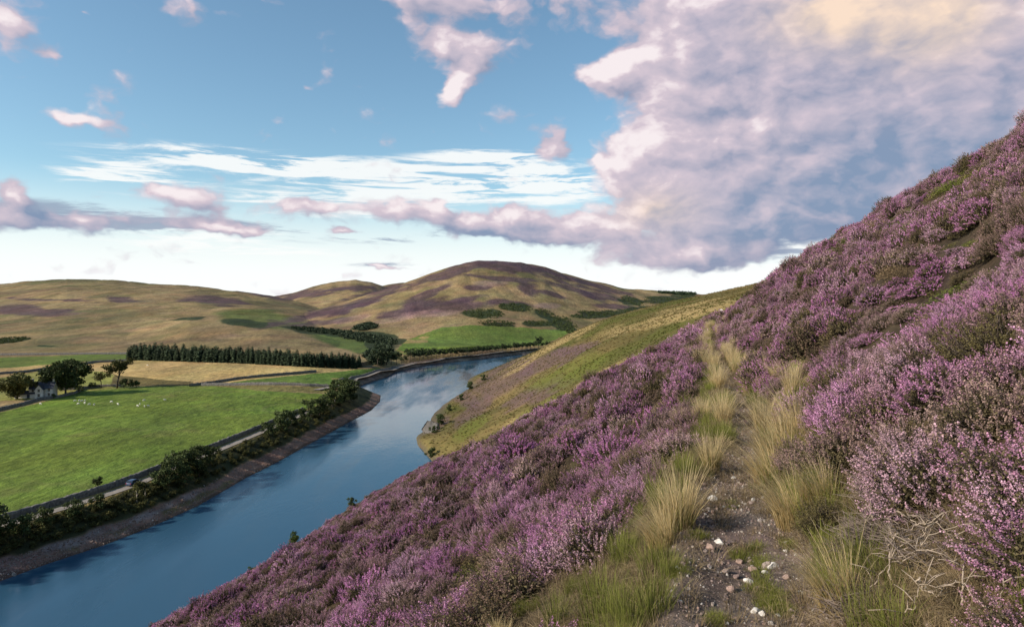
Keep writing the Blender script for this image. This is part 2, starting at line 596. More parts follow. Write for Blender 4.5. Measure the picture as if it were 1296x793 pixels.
def in_poly(px, py, poly):
    ins = np.zeros(px.shape, bool)
    n = len(poly)
    for i in range(n):
        (x1, y1), (x2, y2) = poly[i], poly[(i + 1) % n]
        if y1 == y2:
            continue
        ins ^= ((y1 > py) != (y2 > py)) & (px < (x2 - x1) * (py - y1) / (y2 - y1) + x1)
    return ins


def ell(px, py, c):
    x, y, rx, ry, rot = c
    a = math.radians(rot)
    dx, dy = px - x, py - y
    ex = (dx * math.cos(a) + dy * math.sin(a)) / rx
    ey = (-dx * math.sin(a) + dy * math.cos(a)) / ry
    return ex * ex + ey * ey


def blend(cols, mask, c):
    m = np.asarray(mask, float)[:, None]
    return cols * (1 - m) + np.array(c)[None] * m


# hillside
ang = np.concatenate([np.linspace(-105, -40, 90, endpoint=False), np.linspace(-40, 42, 760, endpoint=False), np.linspace(42, 105, 80)])
ang = np.radians(ang)
rad = np.concatenate([[0.05, 0.3, 0.6, 0.9], np.geomspace(1.2, 780, 430)])
R_, A_ = np.meshgrid(rad, ang, indexing='ij')
X, Y = (R_ * np.sin(A_)).ravel(), (R_ * np.cos(A_)).ravel()
Z = hill_z(X, Y)
s_, t_ = st(X, Y)
d_ = t_ - path_t(s_)
e_ = s_ - rib_end(t_)
Yp = np.maximum(Y, 0.2)
pxv, pyv = X / Yp * F + CX, HY - Z / Yp * F
nz1 = fbm(X / 14, Y / 14, 4, 61)
nz2 = fbm(X / 3.1, Y / 3.1, 3, 62)
cols = np.tile(np.array([0.055, 0.040, 0.026]), (len(X), 1))
cols = blend(cols, sstep(0.0, 0.5, nz1) * 0.5, (0.07, 0.06, 0.025))
soil = (1 - sstep(0.8, 1.35, np.abs(d_) / path_half(s_) + 0.25 * nz2)) * (1 - 0.75 * sstep(11, 22, s_) * sstep(-0.3, 0.3, nz2))
bare = (1 - sstep(0.75, 1.15, d_ + 0.2 * nz2)) * sstep(0.0, 0.2, d_) * (1 - sstep(4.2, 5.2, s_))
cols = blend(cols, np.maximum(soil, bare * 0.9), (0.17, 0.125, 0.102))
verge = sstep(0.9, 1.3, np.abs(d_) / path_half(s_)) * (1 - sstep(0.8, 1.6, np.abs(d_) + 0.4 * nz2)) * (s_ < 80)
cols = blend(cols, verge * 0.7, (0.15, 0.115, 0.05))
# the grassy spur
far = sstep(2, 14, e_)
w = fbm(X / 30, Y / 18, 4, 63)
sp = np.tile(np.array([0.115, 0.092, 0.030]), (len(X), 1))
sp = blend(sp, sstep(-0.05, 0.35, w), (0.085, 0.085, 0.018))
sp = blend(sp, sstep(0.05, 0.5, -w) * 0.8, (0.19, 0.135, 0.05))
sp = blend(sp, sstep(0.1, 0.4, fbm(X / 12, Y / 9, 3, 64)) * 0.5, (0.08, 0.062, 0.022))
wx = pxv + 14 * fbm(X / 20, Y / 20, 3, 65)
wy = pyv + 6 * fbm(X / 16, Y / 16, 3, 66)
for c in [(642, 478, 48, 22, -25), (700, 456, 50, 9, -22), (735, 440, 32, 6, -12), (690, 492, 36, 7, -30), (600, 520, 30, 14, -40),
          (585, 500, 14, 18, -50), (560, 535, 16, 8, -40), (660, 505, 30, 6, -35)]:
    sp = blend(sp, sstep(1.25, 0.55, ell(wx, wy, c)) * 0.6, (0.115, 0.066, 0.075))
for c in [(700, 438, 80, 5, -28), (840, 405, 90, 7, -13), (720, 497, 95, 4.5, -31), (650, 533, 60, 4, -33), (880, 392, 60, 8, -14)]:
    sp = blend(sp, sstep(1.3, 0.4, ell(wx, wy, c)) * 0.75, (0.30, 0.215, 0.09))
for c in [(590, 548, 40, 8, -35), (680, 515, 40, 6, -32), (720, 470, 60, 12, -25)]:
    sp = blend(sp, sstep(1.2, 0.5, ell(wx, wy, c)) * 0.7, (0.105, 0.115, 0.02))
cols = cols * (1 - far[:, None]) + sp * far[:, None]
# stony rim above the water and a yellow grass edge
rim = 1 - sstep(0.6, 2.2, Z - WATER + 0.6 * nz2)
cols = blend(cols, rim * np.where(Y > 215, 0.8, 1.0), (0.10, 0.08, 0.055))
rim2 = sstep(1.0, 2.0, Z - WATER) * (1 - sstep(2.5, 6, Z - WATER + 2 * nz1)) * (Y > 130) * (Y < 260)
cols = blend(cols, rim2 * 0.8, (0.17, 0.13, 0.045))
V = np.stack([X, Y, Z], 1)
Fc = grid_faces(len(rad), len(ang))
keep = (Z[Fc].max(1) > WATER - 4)
me = mesh_np('hillside', V, Fc[keep], cols, smooth=True)
me.materials.append(M_HILL)
tag(link('hillside', me), kind='structure')

# valley and far hills
uu = np.concatenate([np.linspace(-1.7, -0.8, 110, endpoint=False), np.linspace(-0.8, 0.36, 820, endpoint=False), np.linspace(0.36, 1.5, 130)])
yy = np.concatenate([np.geomspace(40, 100, 40, endpoint=False), np.geomspace(100, 640, 560, endpoint=False), np.linspace(640, 1800, 300, endpoint=False), np.geomspace(1800, 9000, 110)])
Yg, Ug = np.meshgrid(yy, uu, indexing='ij')
X, Y = (Ug * Yg).ravel(), Yg.ravel()
SD = shore_dist(X, Y)
Z = valley_z(X, Y, SD)
V = np.stack([X, Y, Z], 1)
pxv, pyv = X / Y * F + CX, HY - Z / Y * F
n1 = fbm(X / 90, Y / 140, 5, 71)
n2 = fbm(X / 25, Y / 40, 4, 72)
wx = pxv + 9 * fbm(X / 60, Y / 80, 4, 73)
wy = pyv + 3.2 * fbm(X / 50, Y / 80, 4, 74)
fx = pxv + 1.5 * fbm(X / 15, Y / 15, 2, 75)
fy = pyv + 0.6 * fbm(X / 12, Y / 12, 2, 76)
TAN, OLIVE, BRN = (0.26, 0.185, 0.09), (0.14, 0.116, 0.052), (0.155, 0.105, 0.062)
cols = np.tile(np.array((0.205, 0.148, 0.068)), (len(X), 1))
cols = blend(cols, sstep(-0.1, 0.3, n1), TAN)
cols = blend(cols, sstep(0.05, 0.4, -n1 + 0.4 * n2), OLIVE)
cols = blend(cols, sstep(0.2, 0.5, fbm(X / 200, Y / 60, 4, 77)) * 0.7, BRN)
cols = blend(cols, sstep(365, 352, pyv) * (pxv < 380) * 0.7, (0.085, 0.085, 0.032))
cols = blend(cols, sstep(1.3, 0.5, ell(wx, wy, (330, 404, 60, 12, 5))), (0.11, 0.12, 0.035))
cols = blend(cols, sstep(1.3, 0.5, ell(wx, wy, (450, 437, 60, 8, 14))), (0.09, 0.12, 0.03))
HEATH = [(30, 393, 62, 8, 3), (268, 379, 44, 7, 3), (160, 379, 30, 3.5, 4), (60, 379, 55, 2, 2), (330, 372, 40, 3, 10), (395, 371, 50, 5, -8),
         (440, 366, 40, 4, -5), (480, 368, 45, 4, -14), (430, 391, 55, 7, -14), (372, 405, 46, 6, -12), (455, 385, 50, 4, -20),
         (520, 390, 40, 8, -16), (500, 397, 26, 8, -10), (560, 388, 60, 9, -4), (535, 375, 40, 6, -25), (405, 408, 40, 5, -8),
         (545, 351, 55, 5, -22), (590, 340, 55, 5, -20), (650, 337, 60, 7, 8), (690, 345, 65, 7, 18), (640, 352, 50, 4, 5),
         (668, 366, 16, 10, 15), (605, 363, 18, 4, 0), (700, 372, 24, 5, 10), (750, 361, 60, 4, 14), (725, 367, 40, 5, 18),
         (640, 383, 30, 5, 8), (765, 375, 40, 5, 8), (590, 378, 30, 4, -10), (780, 388, 30, 4, 5)]
for c in HEATH:
    hm_ = ell(wx, wy, (c[0], c[1], c[2], c[3] * 0.8, c[4])) + 0.9 * n2 + 0.5 * n1
    cols = blend(cols, sstep(1.6, 0.45, hm_) * 0.86, (0.080, 0.048, 0.055))
for c in [(545, 396, 50, 5, -3), (440, 404, 30, 4, -10), (620, 358, 25, 4, 0), (690, 386, 16, 4, 0), (500, 404, 30, 4, -12)]:
    cols = blend(cols, sstep(1.3, 0.4, ell(wx, wy, c)) * 0.5, (0.27, 0.17, 0.15))
GORSE = [(612, 397, 26, 6, 3), (652, 389, 22, 5, 5), (628, 409, 24, 3.5, 2), (682, 409, 20, 3, 2), (715, 411, 17, 9, 25), (800, 381, 16, 5, 15),
         (838, 381, 26, 5, 5), (868, 377, 20, 5, 8), (855, 389, 34, 5, -6), (815, 392, 30, 3.5, 0), (770, 396, 40, 3.5, 2), (745, 400, 24, 3, 0),
         (463, 414, 17, 5, -8), (12, 431, 26, 3.5, -6), (410, 420, 48, 4, 6), (475, 428, 42, 8, 10), (310, 409, 28, 5, 6), (235, 404, 20, 2, -3),
         (480, 440, 20, 6, 20), (60, 438, 14, 1.5, 0), (690, 396, 14, 4, 20)]
for c in GORSE:
    cols = blend(cols, sstep(1.3, 0.8, ell(wx, wy, c) + 0.9 * n2) * 0.95, (0.028, 0.040, 0.016))
FIELDS = [
    ([(-400, 456), (0, 452), (160, 447), (162, 457), (0, 467), (-400, 474)], (0.105, 0.135, 0.028)),
    ([(-500, 482), (0, 466), (100, 458), (165, 455), (300, 456), (440, 464), (478, 466), (330, 479), (270, 487), (200, 482), (165, 482), (130, 472), (60, 474), (0, 482), (-500, 500)],
     (0.40, 0.275, 0.115)),
    ([(-500, 482), (0, 478), (60, 468), (130, 470), (165, 481), (165, 492), (60, 505), (0, 507), (-500, 540)], (0.22, 0.21, 0.055)),
    ([(145, 474), (200, 480), (245, 483), (240, 489), (180, 488), (140, 486)], (0.12, 0.09, 0.035)),
    ([(268, 487), (330, 479), (480, 465), (487, 470), (455, 479), (425, 488), (330, 487)], (0.11, 0.165, 0.03)),
    ([(268, 488), (330, 488), (425, 489), (415, 497), (330, 494)], (0.17, 0.14, 0.05)),
    ([(-700, 545), (0, 522), (60, 507), (100, 495), (180, 489), (260, 487), (330, 494), (405, 498), (440, 497), (420, 515), (330, 553), (140, 615), (0, 655), (-300, 790), (-900, 900)],
     (0.122, 0.168, 0.026)),
    ([(497, 447), (515, 430), (560, 414), (600, 411), (640, 413), (725, 419), (690, 436), (600, 444), (540, 449)], (0.11, 0.155, 0.03)),
]
for poly, c in FIELDS:
    cols = blend(cols, in_poly(fx, fy, poly) & (Y < 1000), c)
cols = blend(cols, in_poly(fx, fy, [(495, 446), (515, 430), (545, 418), (540, 440), (520, 447)]) * sstep(0.1, -0.3, n2), (0.26, 0.19, 0.075))
# worn, paler sweeps in the big green field
big = in_poly(pxv, pyv, FIELDS[6][0])
cols = blend(cols, big * sstep(0.1, 0.6, fbm(X / 55, Y / 30, 4, 78)) * 0.45, (0.15, 0.175, 0.038))
cols = blend(cols, big * sstep(0.25, 0.6, fbm(X / 14, Y / 9, 3, 79)) * 0.35, (0.17, 0.16, 0.05))
cols = blend(cols, big * sstep(0.2, 0.55, fbm(X / 4.5, Y / 4.5, 3, 82)) * 0.25, (0.07, 0.11, 0.016))
cols = blend(cols, big * sstep(0.03, 0.0, np.abs(fbm(X / 70 + 3, Y / 45, 2, 83))) * 0.35, (0.17, 0.15, 0.06))
# shore: stones, undergrowth, verges
nb = fbm(X / 5, Y / 5, 3, 80)
sdn = SD + 1.0 * nb
fs = Y > 430
beach = np.where(fs[:, None], np.array((0.27, 0.19, 0.14))[None], np.array((0.26, 0.155, 0.11))[None])
bw = np.where(fs, 7.2, 5.0 + 0.8 * fbm(X / 18, Y / 18, 2, 84))
def band(a, b_, w=0.6):
    return sstep(a - w, a + w, sdn) * (1 - sstep(b_ - w, b_ + w, sdn))


bm = band(-3, bw)
cols = cols * (1 - bm[:, None]) + beach * bm[:, None]
cols = blend(cols, bm * sstep(-0.1, 0.4, fbm(X / 7, Y / 7, 4, 85)) * 0.6, (0.13, 0.085, 0.065))
cols = blend(cols, sstep(2.0, 3.2, sdn) * (1 - sstep(bw - .8, bw + .6, sdn)) * sstep(212, 175, Y) * sstep(-0.3, 0.3, fbm(X / 4, Y / 6, 3, 86)) * 0.7, (0.27, 0.235, 0.21))
cols = blend(cols, band(1.2, 2.8, .5) * (Y < 215) * sstep(-0.1, 0.3, fbm(X / 3, Y / 7, 3, 81)) * 0.8, (0.12, 0.105, 0.04))
cols = blend(cols, band(-1, 0.9, .4), (0.10, 0.065, 0.045))
cols = blend(cols, sstep(bw - .5, bw + .7, sdn) * (1 - sstep(13.2, 14.0, sdn)) * ~fs, (0.045, 0.047, 0.02))
cols = blend(cols, sstep(12.6, 13.4, sdn) * (1 - sstep(18.0, 18.6, SD)) * ~fs * (X < -60), (0.24, 0.185, 0.07))
me = mesh_np('valley_ground', V, grid_faces(len(yy), len(uu)), cols, smooth=True)
me.materials.append(M_VALLEY)
tag(link('valley_ground', me), kind='structure')

# water: one sheet with a slight grid
xs, ys = np.linspace(-260, 300, 29), np.linspace(30, 900, 45)
Yg, Xg = np.meshgrid(ys, xs, indexing='ij')
me = mesh_np('lake_water', np.stack([Xg.ravel(), Yg.ravel(), np.full(Xg.size, WATER)], 1), grid_faces(len(ys), len(xs)))
me.materials.append(water_mat())
tag(link('lake_water', me), kind='structure')


# lanes: strips offset from the shore
def offset_line(off, i0, i1, step=4.0):
    pts = []
    L = SHORE[i0:i1]
    for a, b in zip(L[:-1], L[1:]):
        n = max(1, int(np.linalg.norm(b - a) / step))
        for k in range(n):
            pts.append(a + (b - a) * k / n)
    pts = np.array(pts + [L[-1]])
    ker = np.ones(9) / 9
    pad = np.pad(pts, ((4, 4), (0, 0)), 'edge')
    pts = np.stack([np.convolve(pad[:, k], ker, 'valid') for k in (0, 1)], 1)
    tg = np.gradient(pts, axis=0)
    tg /= np.linalg.norm(tg, axis=1)[:, None]
    nrm = np.stack([-tg[:, 1], tg[:, 0]], 1)
    return pts + nrm * off


def strip(name, line, width, mat, lift=0.06):
    line = np.asarray(line)
    tg = np.gradient(line, axis=0)
    tg /= np.linalg.norm(tg, axis=1)[:, None]
    nrm = np.stack([-tg[:, 1], tg[:, 0]], 1)
    vs, nc = [], 5
    for k in range(nc):
        p = line + nrm * width * (k / (nc - 1) - 0.5)
        z = valley_z(p[:, 0], p[:, 1]) + lift
        vs.append(np.stack([p[:, 0], p[:, 1], z], 1))
    zmax = np.max([q[:, 2] for q in vs], axis=0)
    for q in vs:
        q[:, 2] = zmax
    Vv = np.stack(vs, 1).reshape(-1, 3)
    me = mesh_np(name, Vv, grid_faces(len(line), nc), smooth=True)
    me.materials.append(mat)
    return tag(link(name, me), kind='structure')


LANE = offset_line(15.0, 0, 13)
strip('shore_lane', LANE, 3.0, M_ROAD)
far_lane = []
for px, py in [(400, 494), (415, 491), (430, 487), (450, 481), (470, 475.5), (490, 470.5), (505, 466), (525, 461), (560, 455.5), (600, 451.5), (640, 446), (680, 442)]:
    x, y, z = vhit(px, py)
    far_lane.append((x, y))
fl = np.array(far_lane)
tt = np.linspace(0, len(fl) - 1, 90)
fl = np.stack([np.interp(tt, np.arange(len(fl)), fl[:, k]) for k in (0, 1)], 1)
strip('far_lane', fl, 4.0, M_ROAD, 0.25)


# ------------------------------------------------------------------ dry stone walls
def smooth_line(pts, step):
    pts = np.asarray(pts, float)
    L = np.concatenate([[0], np.cumsum(np.linalg.norm(np.diff(pts, axis=0), axis=1))])
    t = np.arange(0, L[-1], step)
    return np.stack([np.interp(t, L, pts[:, k]) for k in (0, 1)], 1)


def stone_wall(label, line, h=1.35, w=0.6, group='dry stone walls of the farm fields'):
    line = smooth_line(line, 0.8 if len(line) > 2 else 0.8)
    tg = np.gradient(line, axis=0)
    tg /= np.maximum(np.linalg.norm(tg, axis=1), 1e-6)[:, None]
    nrm = np.stack([-tg[:, 1], tg[:, 0]], 1)
    n = len(line)
    z0 = valley_z(line[:, 0], line[:, 1])
    rows = []
    for k, (o, hh) in enumerate([(-0.5, -0.4), (-0.5, 0.45), (-0.42, 0.88), (-0.25, 1.0), (0.25, 1.0), (0.42, 0.88), (0.5, 0.45), (0.5, -0.4)]):
        jit = rng.normal(0, 0.05, n)
        p = line + nrm * (w * o * 1.3 + jit)[:, None]
        z = z0 + h * hh + (rng.normal(0, 0.10, n) if hh > 0.8 else 0)
        rows.append(np.stack([p[:, 0], p[:, 1], z], 1))
    Vv = np.stack(rows, 1).reshape(-1, 3)
    me = mesh_np('stone_wall', Vv, grid_faces(n, 8))
    me.materials.append(M_WALL)
    return tag(link('stone_wall', me), label, 'wall', group)


stone_wall('long dark stone wall between the big green field and the shore lane', offset_line(18.6, 0, 12)[::2], 1.5, 0.7)


def wall_px(label, pxs, h=1.4):
    pts = [vhit(px, py)[:2] for px, py in pxs]
    return stone_wall(label, pts, h, 0.7)


wall_px('curved stone wall climbing from the left edge to the farmhouse yard', [(-60, 535), (0, 519), (30, 512), (50, 506), (75, 503), (95, 498), (107, 492), (125, 489.5), (160, 488.5)], 1.3)
wall_px('thin dark stone wall slanting through the tan field left of the big round tree', [(-40, 477), (0, 473.5), (30, 471.5), (60, 467), (90, 463.5), (120, 459), (162, 457)], 1.5)
wall_px('stone wall dividing the moor from the green strip near the plantation', [(-30, 449.5), (40, 449), (100, 448.5), (162, 448)], 1.5)
wall_px('stone wall along the upper edge of the narrow green field by the lake', [(240, 489), (270, 485), (300, 480), (335, 476.5), (370, 473.5), (400, 470.5)], 1.5)
wall_px('straight stone wall between the narrow green field and the rough strip', [(255, 488), (300, 487.5), (345, 487), (390, 488.5), (420, 490)], 1.5)
wall_px('stone wall curving round the inlet beside the pale lane', [(420, 486), (445, 478.5), (470, 472.5), (490, 468), (500, 464.5)], 1.3)


# ------------------------------------------------------------------ leaves and trees
def leaf_quads(P, size, N=None, aspect=1.0, seed=0):
    r = np.random.default_rng(seed)
    n = len(P)
    a = r.normal(size=(n, 3)); a /= np.linalg.norm(a, axis=1)[:, None]
    if N is not None:
        a = a * 0.7 + N; a /= np.linalg.norm(a, axis=1)[:, None]
    b = r.normal(size=(n, 3))
    b -= (b * a).sum(1)[:, None] * a; b /= np.linalg.norm(b, axis=1)[:, None]
    c = np.cross(a, b)
    sz = (np.asarray(size) * r.uniform(0.6, 1.4, n))[:, None] if not np.isscalar(size) else size * r.uniform(0.6, 1.4, n)[:, None]
    b = b * sz * 0.5 * aspect; c = c * sz * 0.5
    bend = a * sz * 0.18
    Vv = np.stack([P - b, P - c * 0.8 + bend, P + b, P + c * 0.8 + bend], 1).reshape(-1, 3)
    return Vv, np.arange(4 * n).reshape(n, 4)


def crown_mesh(name, lobes, nleaf, size, mat, seed):
    r = np.random.default_rng(seed)
    Ps, Ns, vs = [], [], []
    vol = np.array([l[3] * l[4] * l[5] for l in lobes]) ** 0.67
    cnt = (vol / vol.sum() * nleaf).astype(int) + 3
    for l, n in zip(lobes, cnt):
        c, rr = np.array(l[:3]), np.array(l[3:6])
        dv = r.normal(size=(n, 3)); dv /= np.linalg.norm(dv, axis=1)[:, None]
        q = r.uniform(0.25, 1.0, n) ** 0.45
        bumps = 0.8 + 0.35 * np.sin(dv[:, 0] * 7 + seed) * np.cos(dv[:, 1] * 6 + dv[:, 2] * 5)
        Ps.append(c + dv * (q * bumps)[:, None] * rr); Ns.append(dv)
        vs.append(np.clip(r.uniform(0.15, 0.85) * 0.5 + r.uniform(0, 0.6, n), 0, 1))
    P, Nn, v = np.concatenate(Ps), np.concatenate(Ns), np.concatenate(vs)
    Vv, Fq = leaf_quads(P, size, Nn * 0.6, 1.2, seed)
    me = mesh_np(name, Vv, Fq, vattr=np.repeat(v, 4))
    me.materials.append(mat)
    return me


def trunk_mesh(name, h, r0, mat, limbs, lean=0.0, seed=0):
    r = random.Random(seed)
    mb = MB()
    mb.tube([(0, 0, -0.4), (lean * 0.15, 0, h * 0.3), (lean * 0.55, 0.02 * h, h * 0.7), (lean, 0, h)], [r0 * 1.25, r0, r0 * 0.7, r0 * 0.25], 7)
    for tip in limbs:
        z = h * r.uniform(0.35, 0.75)
        k = z / h
        mb.tube([(lean * k * 0.8, 0, z), ((tip[0] + lean * k) * 0.5, tip[1] * 0.5, (z + tip[2]) * 0.5 + 0.1), tip], [r0 * 0.45, r0 * 0.3, r0 * 0.12], 5)
    return mb.mesh(name, mat, True)


def broad_proto(h, w, nlobe, mat, bark, seed, nleaf=1500, base=0.25, lean=0.0, leaf=0.5, flat=1.0):
    r = random.Random(seed)
    lobes = []
    for i in range(nlobe):
        a = r.uniform(0, 6.283); q = math.sqrt(r.random()) * 0.36 * w
        zz = h * (base + (1 - base) * r.uniform(0.2, 0.85))
        env = math.sin(math.pi * min(0.98, max(0.08, (zz / h - base) / (1 - base)))) ** 0.5
        rr = w * r.uniform(0.16, 0.28)
        lobes.append((math.cos(a) * q * (0.5 + env) + lean * zz / h, math.sin(a) * q * (0.5 + env), zz, rr, rr, rr * 0.75 * flat))
    lobes.append((lean * 0.6, 0, h * (base + 0.5 * (1 - base)), w * 0.3, w * 0.3, h * (1 - base) * 0.38))
    crown = crown_mesh('crown', lobes, nleaf, leaf, mat, seed)
    trunk = trunk_mesh('trunk', h * 0.8, max(0.12, h * 0.022), bark, [(l[0], l[1], l[2]) for l in lobes[:6]], lean, seed)
    return trunk, crown


def conifer_proto(h, w, mat, seed, nlev=15):
    r = np.random.default_rng(seed)
    P, S, v = [], [], []
    Vs = []
    for i in range(nlev):
        k = i / (nlev - 1)
        z = h * (0.08 + 0.9 * k)
        R = w * 0.5 * (1 - k) ** 0.42 + 0.12
        nb = int(11 - 5 * k)
        a0 = r.uniform(0, 6.28)
        for j in range(nb):
            a = a0 + j / nb * 6.283 + r.normal(0, 0.15)
            L = R * r.uniform(0.65, 1.15)
            dx, dy = math.cos(a), math.sin(a)
            wd = L * 0.42 + 0.12
            z0 = z + r.normal(0, 0.12)
            droop = L * r.uniform(0.15, 0.5)
            for o in (-1, 1):
                Vs.append([(dx * 0.05, dy * 0.05, z0), (dx * L * 0.55 - dy * wd * o, dy * L * 0.55 + dx * wd * o, z0 - droop * 0.75 + 0.06),
                           (dx * L, dy * L, z0 - droop), (dx * L * 0.6, dy * L * 0.6, z0 - droop * 0.25 + 0.1)])
                v.append(r.uniform(0, 1))
    Vv = np.array(Vs).reshape(-1, 3)
    me = mesh_np('crown', Vv, np.arange(len(Vv)).reshape(-1, 4), vattr=np.repeat(v, 4))
    me.materials.append(mat)
    mb = MB(); mb.tube([(0, 0, -0.4), (0, 0, h * 0.5), (0, 0, h * 0.97)], [h * 0.02, h * 0.013, 0.03], 6)
    return mb.mesh('trunk', M_BARK, True), me


def plant(name, label, cat, proto, loc, rz=None, scl=1.0, group=None):
    t = thing(name, label, cat, loc, random.uniform(0, 6.28) if rz is None else rz, scl, group)
    link('trunk', proto[0], t)
    link('crown', proto[1], t)
    return t


def on_valley(px, py, sink=0.1):
    x, y, z = vhit(px, py)
    return (x, y, z - sink)


# farm trees, one of a kind each
oakA = broad_proto(12.5, 14, 18, M_LEAF_B, M_BARK, 3, 4200, 0.06, leaf=0.9)
oakB = broad_proto(18, 16, 24, M_LEAF_A, M_BARK, 4, 6000, 0.05, leaf=0.95)
wispy = broad_proto(17.5, 13, 12, M_LEAF_B, M_BARK, 9, 1900, 0.38, lean=2.8, leaf=0.75, flat=0.7)
slim = broad_proto(10, 8.5, 7, M_LEAF_B, M_BARK, 12, 700, 0.35, leaf=0.6)
hedge = broad_proto(4.2, 6, 7, M_LEAF_A, M_BARK, 15, 700, 0.05, leaf=0.45)
plant('broadleaf_tree', 'dark olive round tree standing left of the farmhouse', 'tree', oakA, on_valley(22, 505), 0.4)
plant('broadleaf_tree', 'tallest dense dark green tree just right of the farmhouse', 'tree', oakB, on_valley(83, 500), 1.4)
plant('broadleaf_tree', 'open wispy tree leaning right with gaps in its crown', 'tree', wispy, on_valley(148, 491), 0.15)
plant('broadleaf_tree', 'slender small tree between the big tree and the leaning tree', 'tree', slim, on_valley(128, 491), 2.0)
for px, py, k, lb in [(115, 491, 0.8, 'low dark bush left of the slender farm tree'), (157, 491, 1.3, 'dark bush under the leaning wispy tree'),
                      (173, 490, 0.95, 'round dark bush right of the leaning wispy tree'), (100, 496, 0.9, 'dark bush at the foot of the tallest farm tree'),
                      (68, 504, 0.6, 'low dark garden shrub in front of the farmhouse gable')]:
    plant('shrub', lb, 'bush', hedge, on_valley(px, py), None, k, 'shrubs round the farm')
young = broad_proto(4.0, 3.0, 6, M_LEAF_A, M_BARK, 18, 400, 0.12, leaf=0.4)
plant('broadleaf_tree', 'small lone tree on the field wall left of the car', 'tree', young, on_valley(124, 619), 0.3, 0.85)
plant('broadleaf_tree', 'small lone tree where the pale lane meets the inlet', 'tree', young, on_valley(423, 490), 0.3, 1.2)

# trees and bushes along the near shore
bankA = [broad_proto(7.0, 6.5, 11, M_LEAF_A, M_BARK, 20 + i, 1100, 0.08, leaf=0.5) for i in range(3)]
bankB = [broad_proto(3.0, 4.6, 8, M_LEAF_B, M_BARK, 30 + i, 700, 0.02, leaf=0.36) for i in range(3)]
bankD = [broad_proto(6.5, 4.2, 7, M_LEAF_B, M_PALEBARK, 40 + i, 480, 0.42, leaf=0.45) for i in range(2)]


def at_shore(k, off):
    """a point 'off' metres inland of the shore, at the photo column k of the shore line"""
    pts = np.array(SHORE_PX[:15])
    x = np.interp(k, pts[:, 0], SHORE[:15, 0]); y = np.interp(k, pts[:, 0], SHORE[:15, 1])
    x2 = np.interp(k + 8, pts[:, 0], SHORE[:15, 0]); y2 = np.interp(k + 8, pts[:, 0], SHORE[:15, 1])
    n = np.array([-(y2 - y), x2 - x]); n /= max(np.linalg.norm(n), 1e-6)
    p = np.array([x, y]) + n * off
    return (float(p[0]), float(p[1]), gz_val(p[0], p[1]) - 0.15)


G_BANK = 'trees and bushes along the lake shore'
for i, (k, off, sc_) in enumerate([(-60, 10, 1.1), (-25, 10.5, 1.15), (8, 11, 1.0), (30, 10.5, 1.12), (62, 9, 0.7), (90, 10.5, 0.62), (135, 10, 0.66), (165, 10, 0.58)]):
    plant('shore_tree', 'dark leafy shore tree near the left edge below the lane' if i < 4 else 'low dark shore tree below the lane, between the left edge and the car', 'tree', bankA[i % 3], at_shore(k, off), None, sc_, G_BANK)
for i, (k, off, sc_) in enumerate([(245, 10, 0.85), (258, 10.5, 0.95), (270, 10.5, 1.05), (281, 11, 1.1), (293, 10.5, 1.05), (305, 10, 0.9), (286, 8, 0.8), (265, 8, 0.75)]):
    plant('shore_tree', 'dark tree in the tall clump between the car and the spit', 'tree', bankA[i % 3], at_shore(k, off), None, sc_, G_BANK)
for i, (k, off, sc_) in enumerate([(209, 8.5, 0.9), (219, 8.5, 0.8)]):
    plant('shore_tree', ['thin shore tree with a pale bare trunk, the taller of two', 'shorter thin shore tree with a pale bare trunk'][i], 'tree', bankD[i], at_shore(k, off), None, sc_, G_BANK)
for i, (k, off, sc_) in enumerate([(375, 11, 0.8), (384, 10, 1.0), (392, 11, 1.1), (402, 11, 1.0), (412, 10, 0.9), (424, 11, 1.15), (432, 10, 1.2), (440, 11, 1.0),
                                   (449, 11, 1.2), (456, 10, 1.1), (462, 11, 1.2), (468, 10, 1.25), (474, 12, 1.3), (470, 15, 1.4), (463, 16, 1.2), (478, 14, 1.2)]):
    plant('shore_tree', 'dark leafy tree in the belt on the spit beside the lake', 'tree', bankA[i % 3], at_shore(k, off), None, sc_, G_BANK)
k = -70.0
i = 0
while k < 452:
    for off in (6.4, 8.3, 10.2, 11.9):
        if random.random() < 0.96:
            plant('shore_bush', 'low dark bush in the hedge band between lane and stony shore', 'bush', bankB[i % 3], at_shore(k + random.uniform(-6, 6), off + random.uniform(-.6, .6)), None,
                  random.uniform(0.38, 0.64) * (0.8 if off > 11 else 1), G_BANK)
            i += 1
    k += np.interp(k, [-70, 100, 300, 450], [13, 10.5, 7.5, 5.5])

# conifer plantation below the tan hill
con = [conifer_proto(11.0, 6.2, M_NEEDLE, 50 + i, 13) for i in range(4)]
n_row = 56
for row in range(4):
    for i in range(n_row):
        q = (i + random.uniform(-.35, .35) + 0.5 * (row % 2)) / n_row
        px = 164 + q * 292
        py = float(np.interp(px, [164, 300, 380, 456], [455.3, 459.2, 463.5, 466.4])) - row * 1.4
        x, y, z = vhit(px, py)
        sc_ = float(np.interp(q, [0, .03, .5, .9, 1], [0.9, 1.05, 0.95, 0.86, 0.7])) * random.uniform(0.74, 1.12)
        plant('conifer_tree', 'dark conifer in the long plantation below the tan hill', 'tree', con[i % 4], (x, y + row * 1.5, z - 0.2), None, sc_, 'conifers of the long plantation')

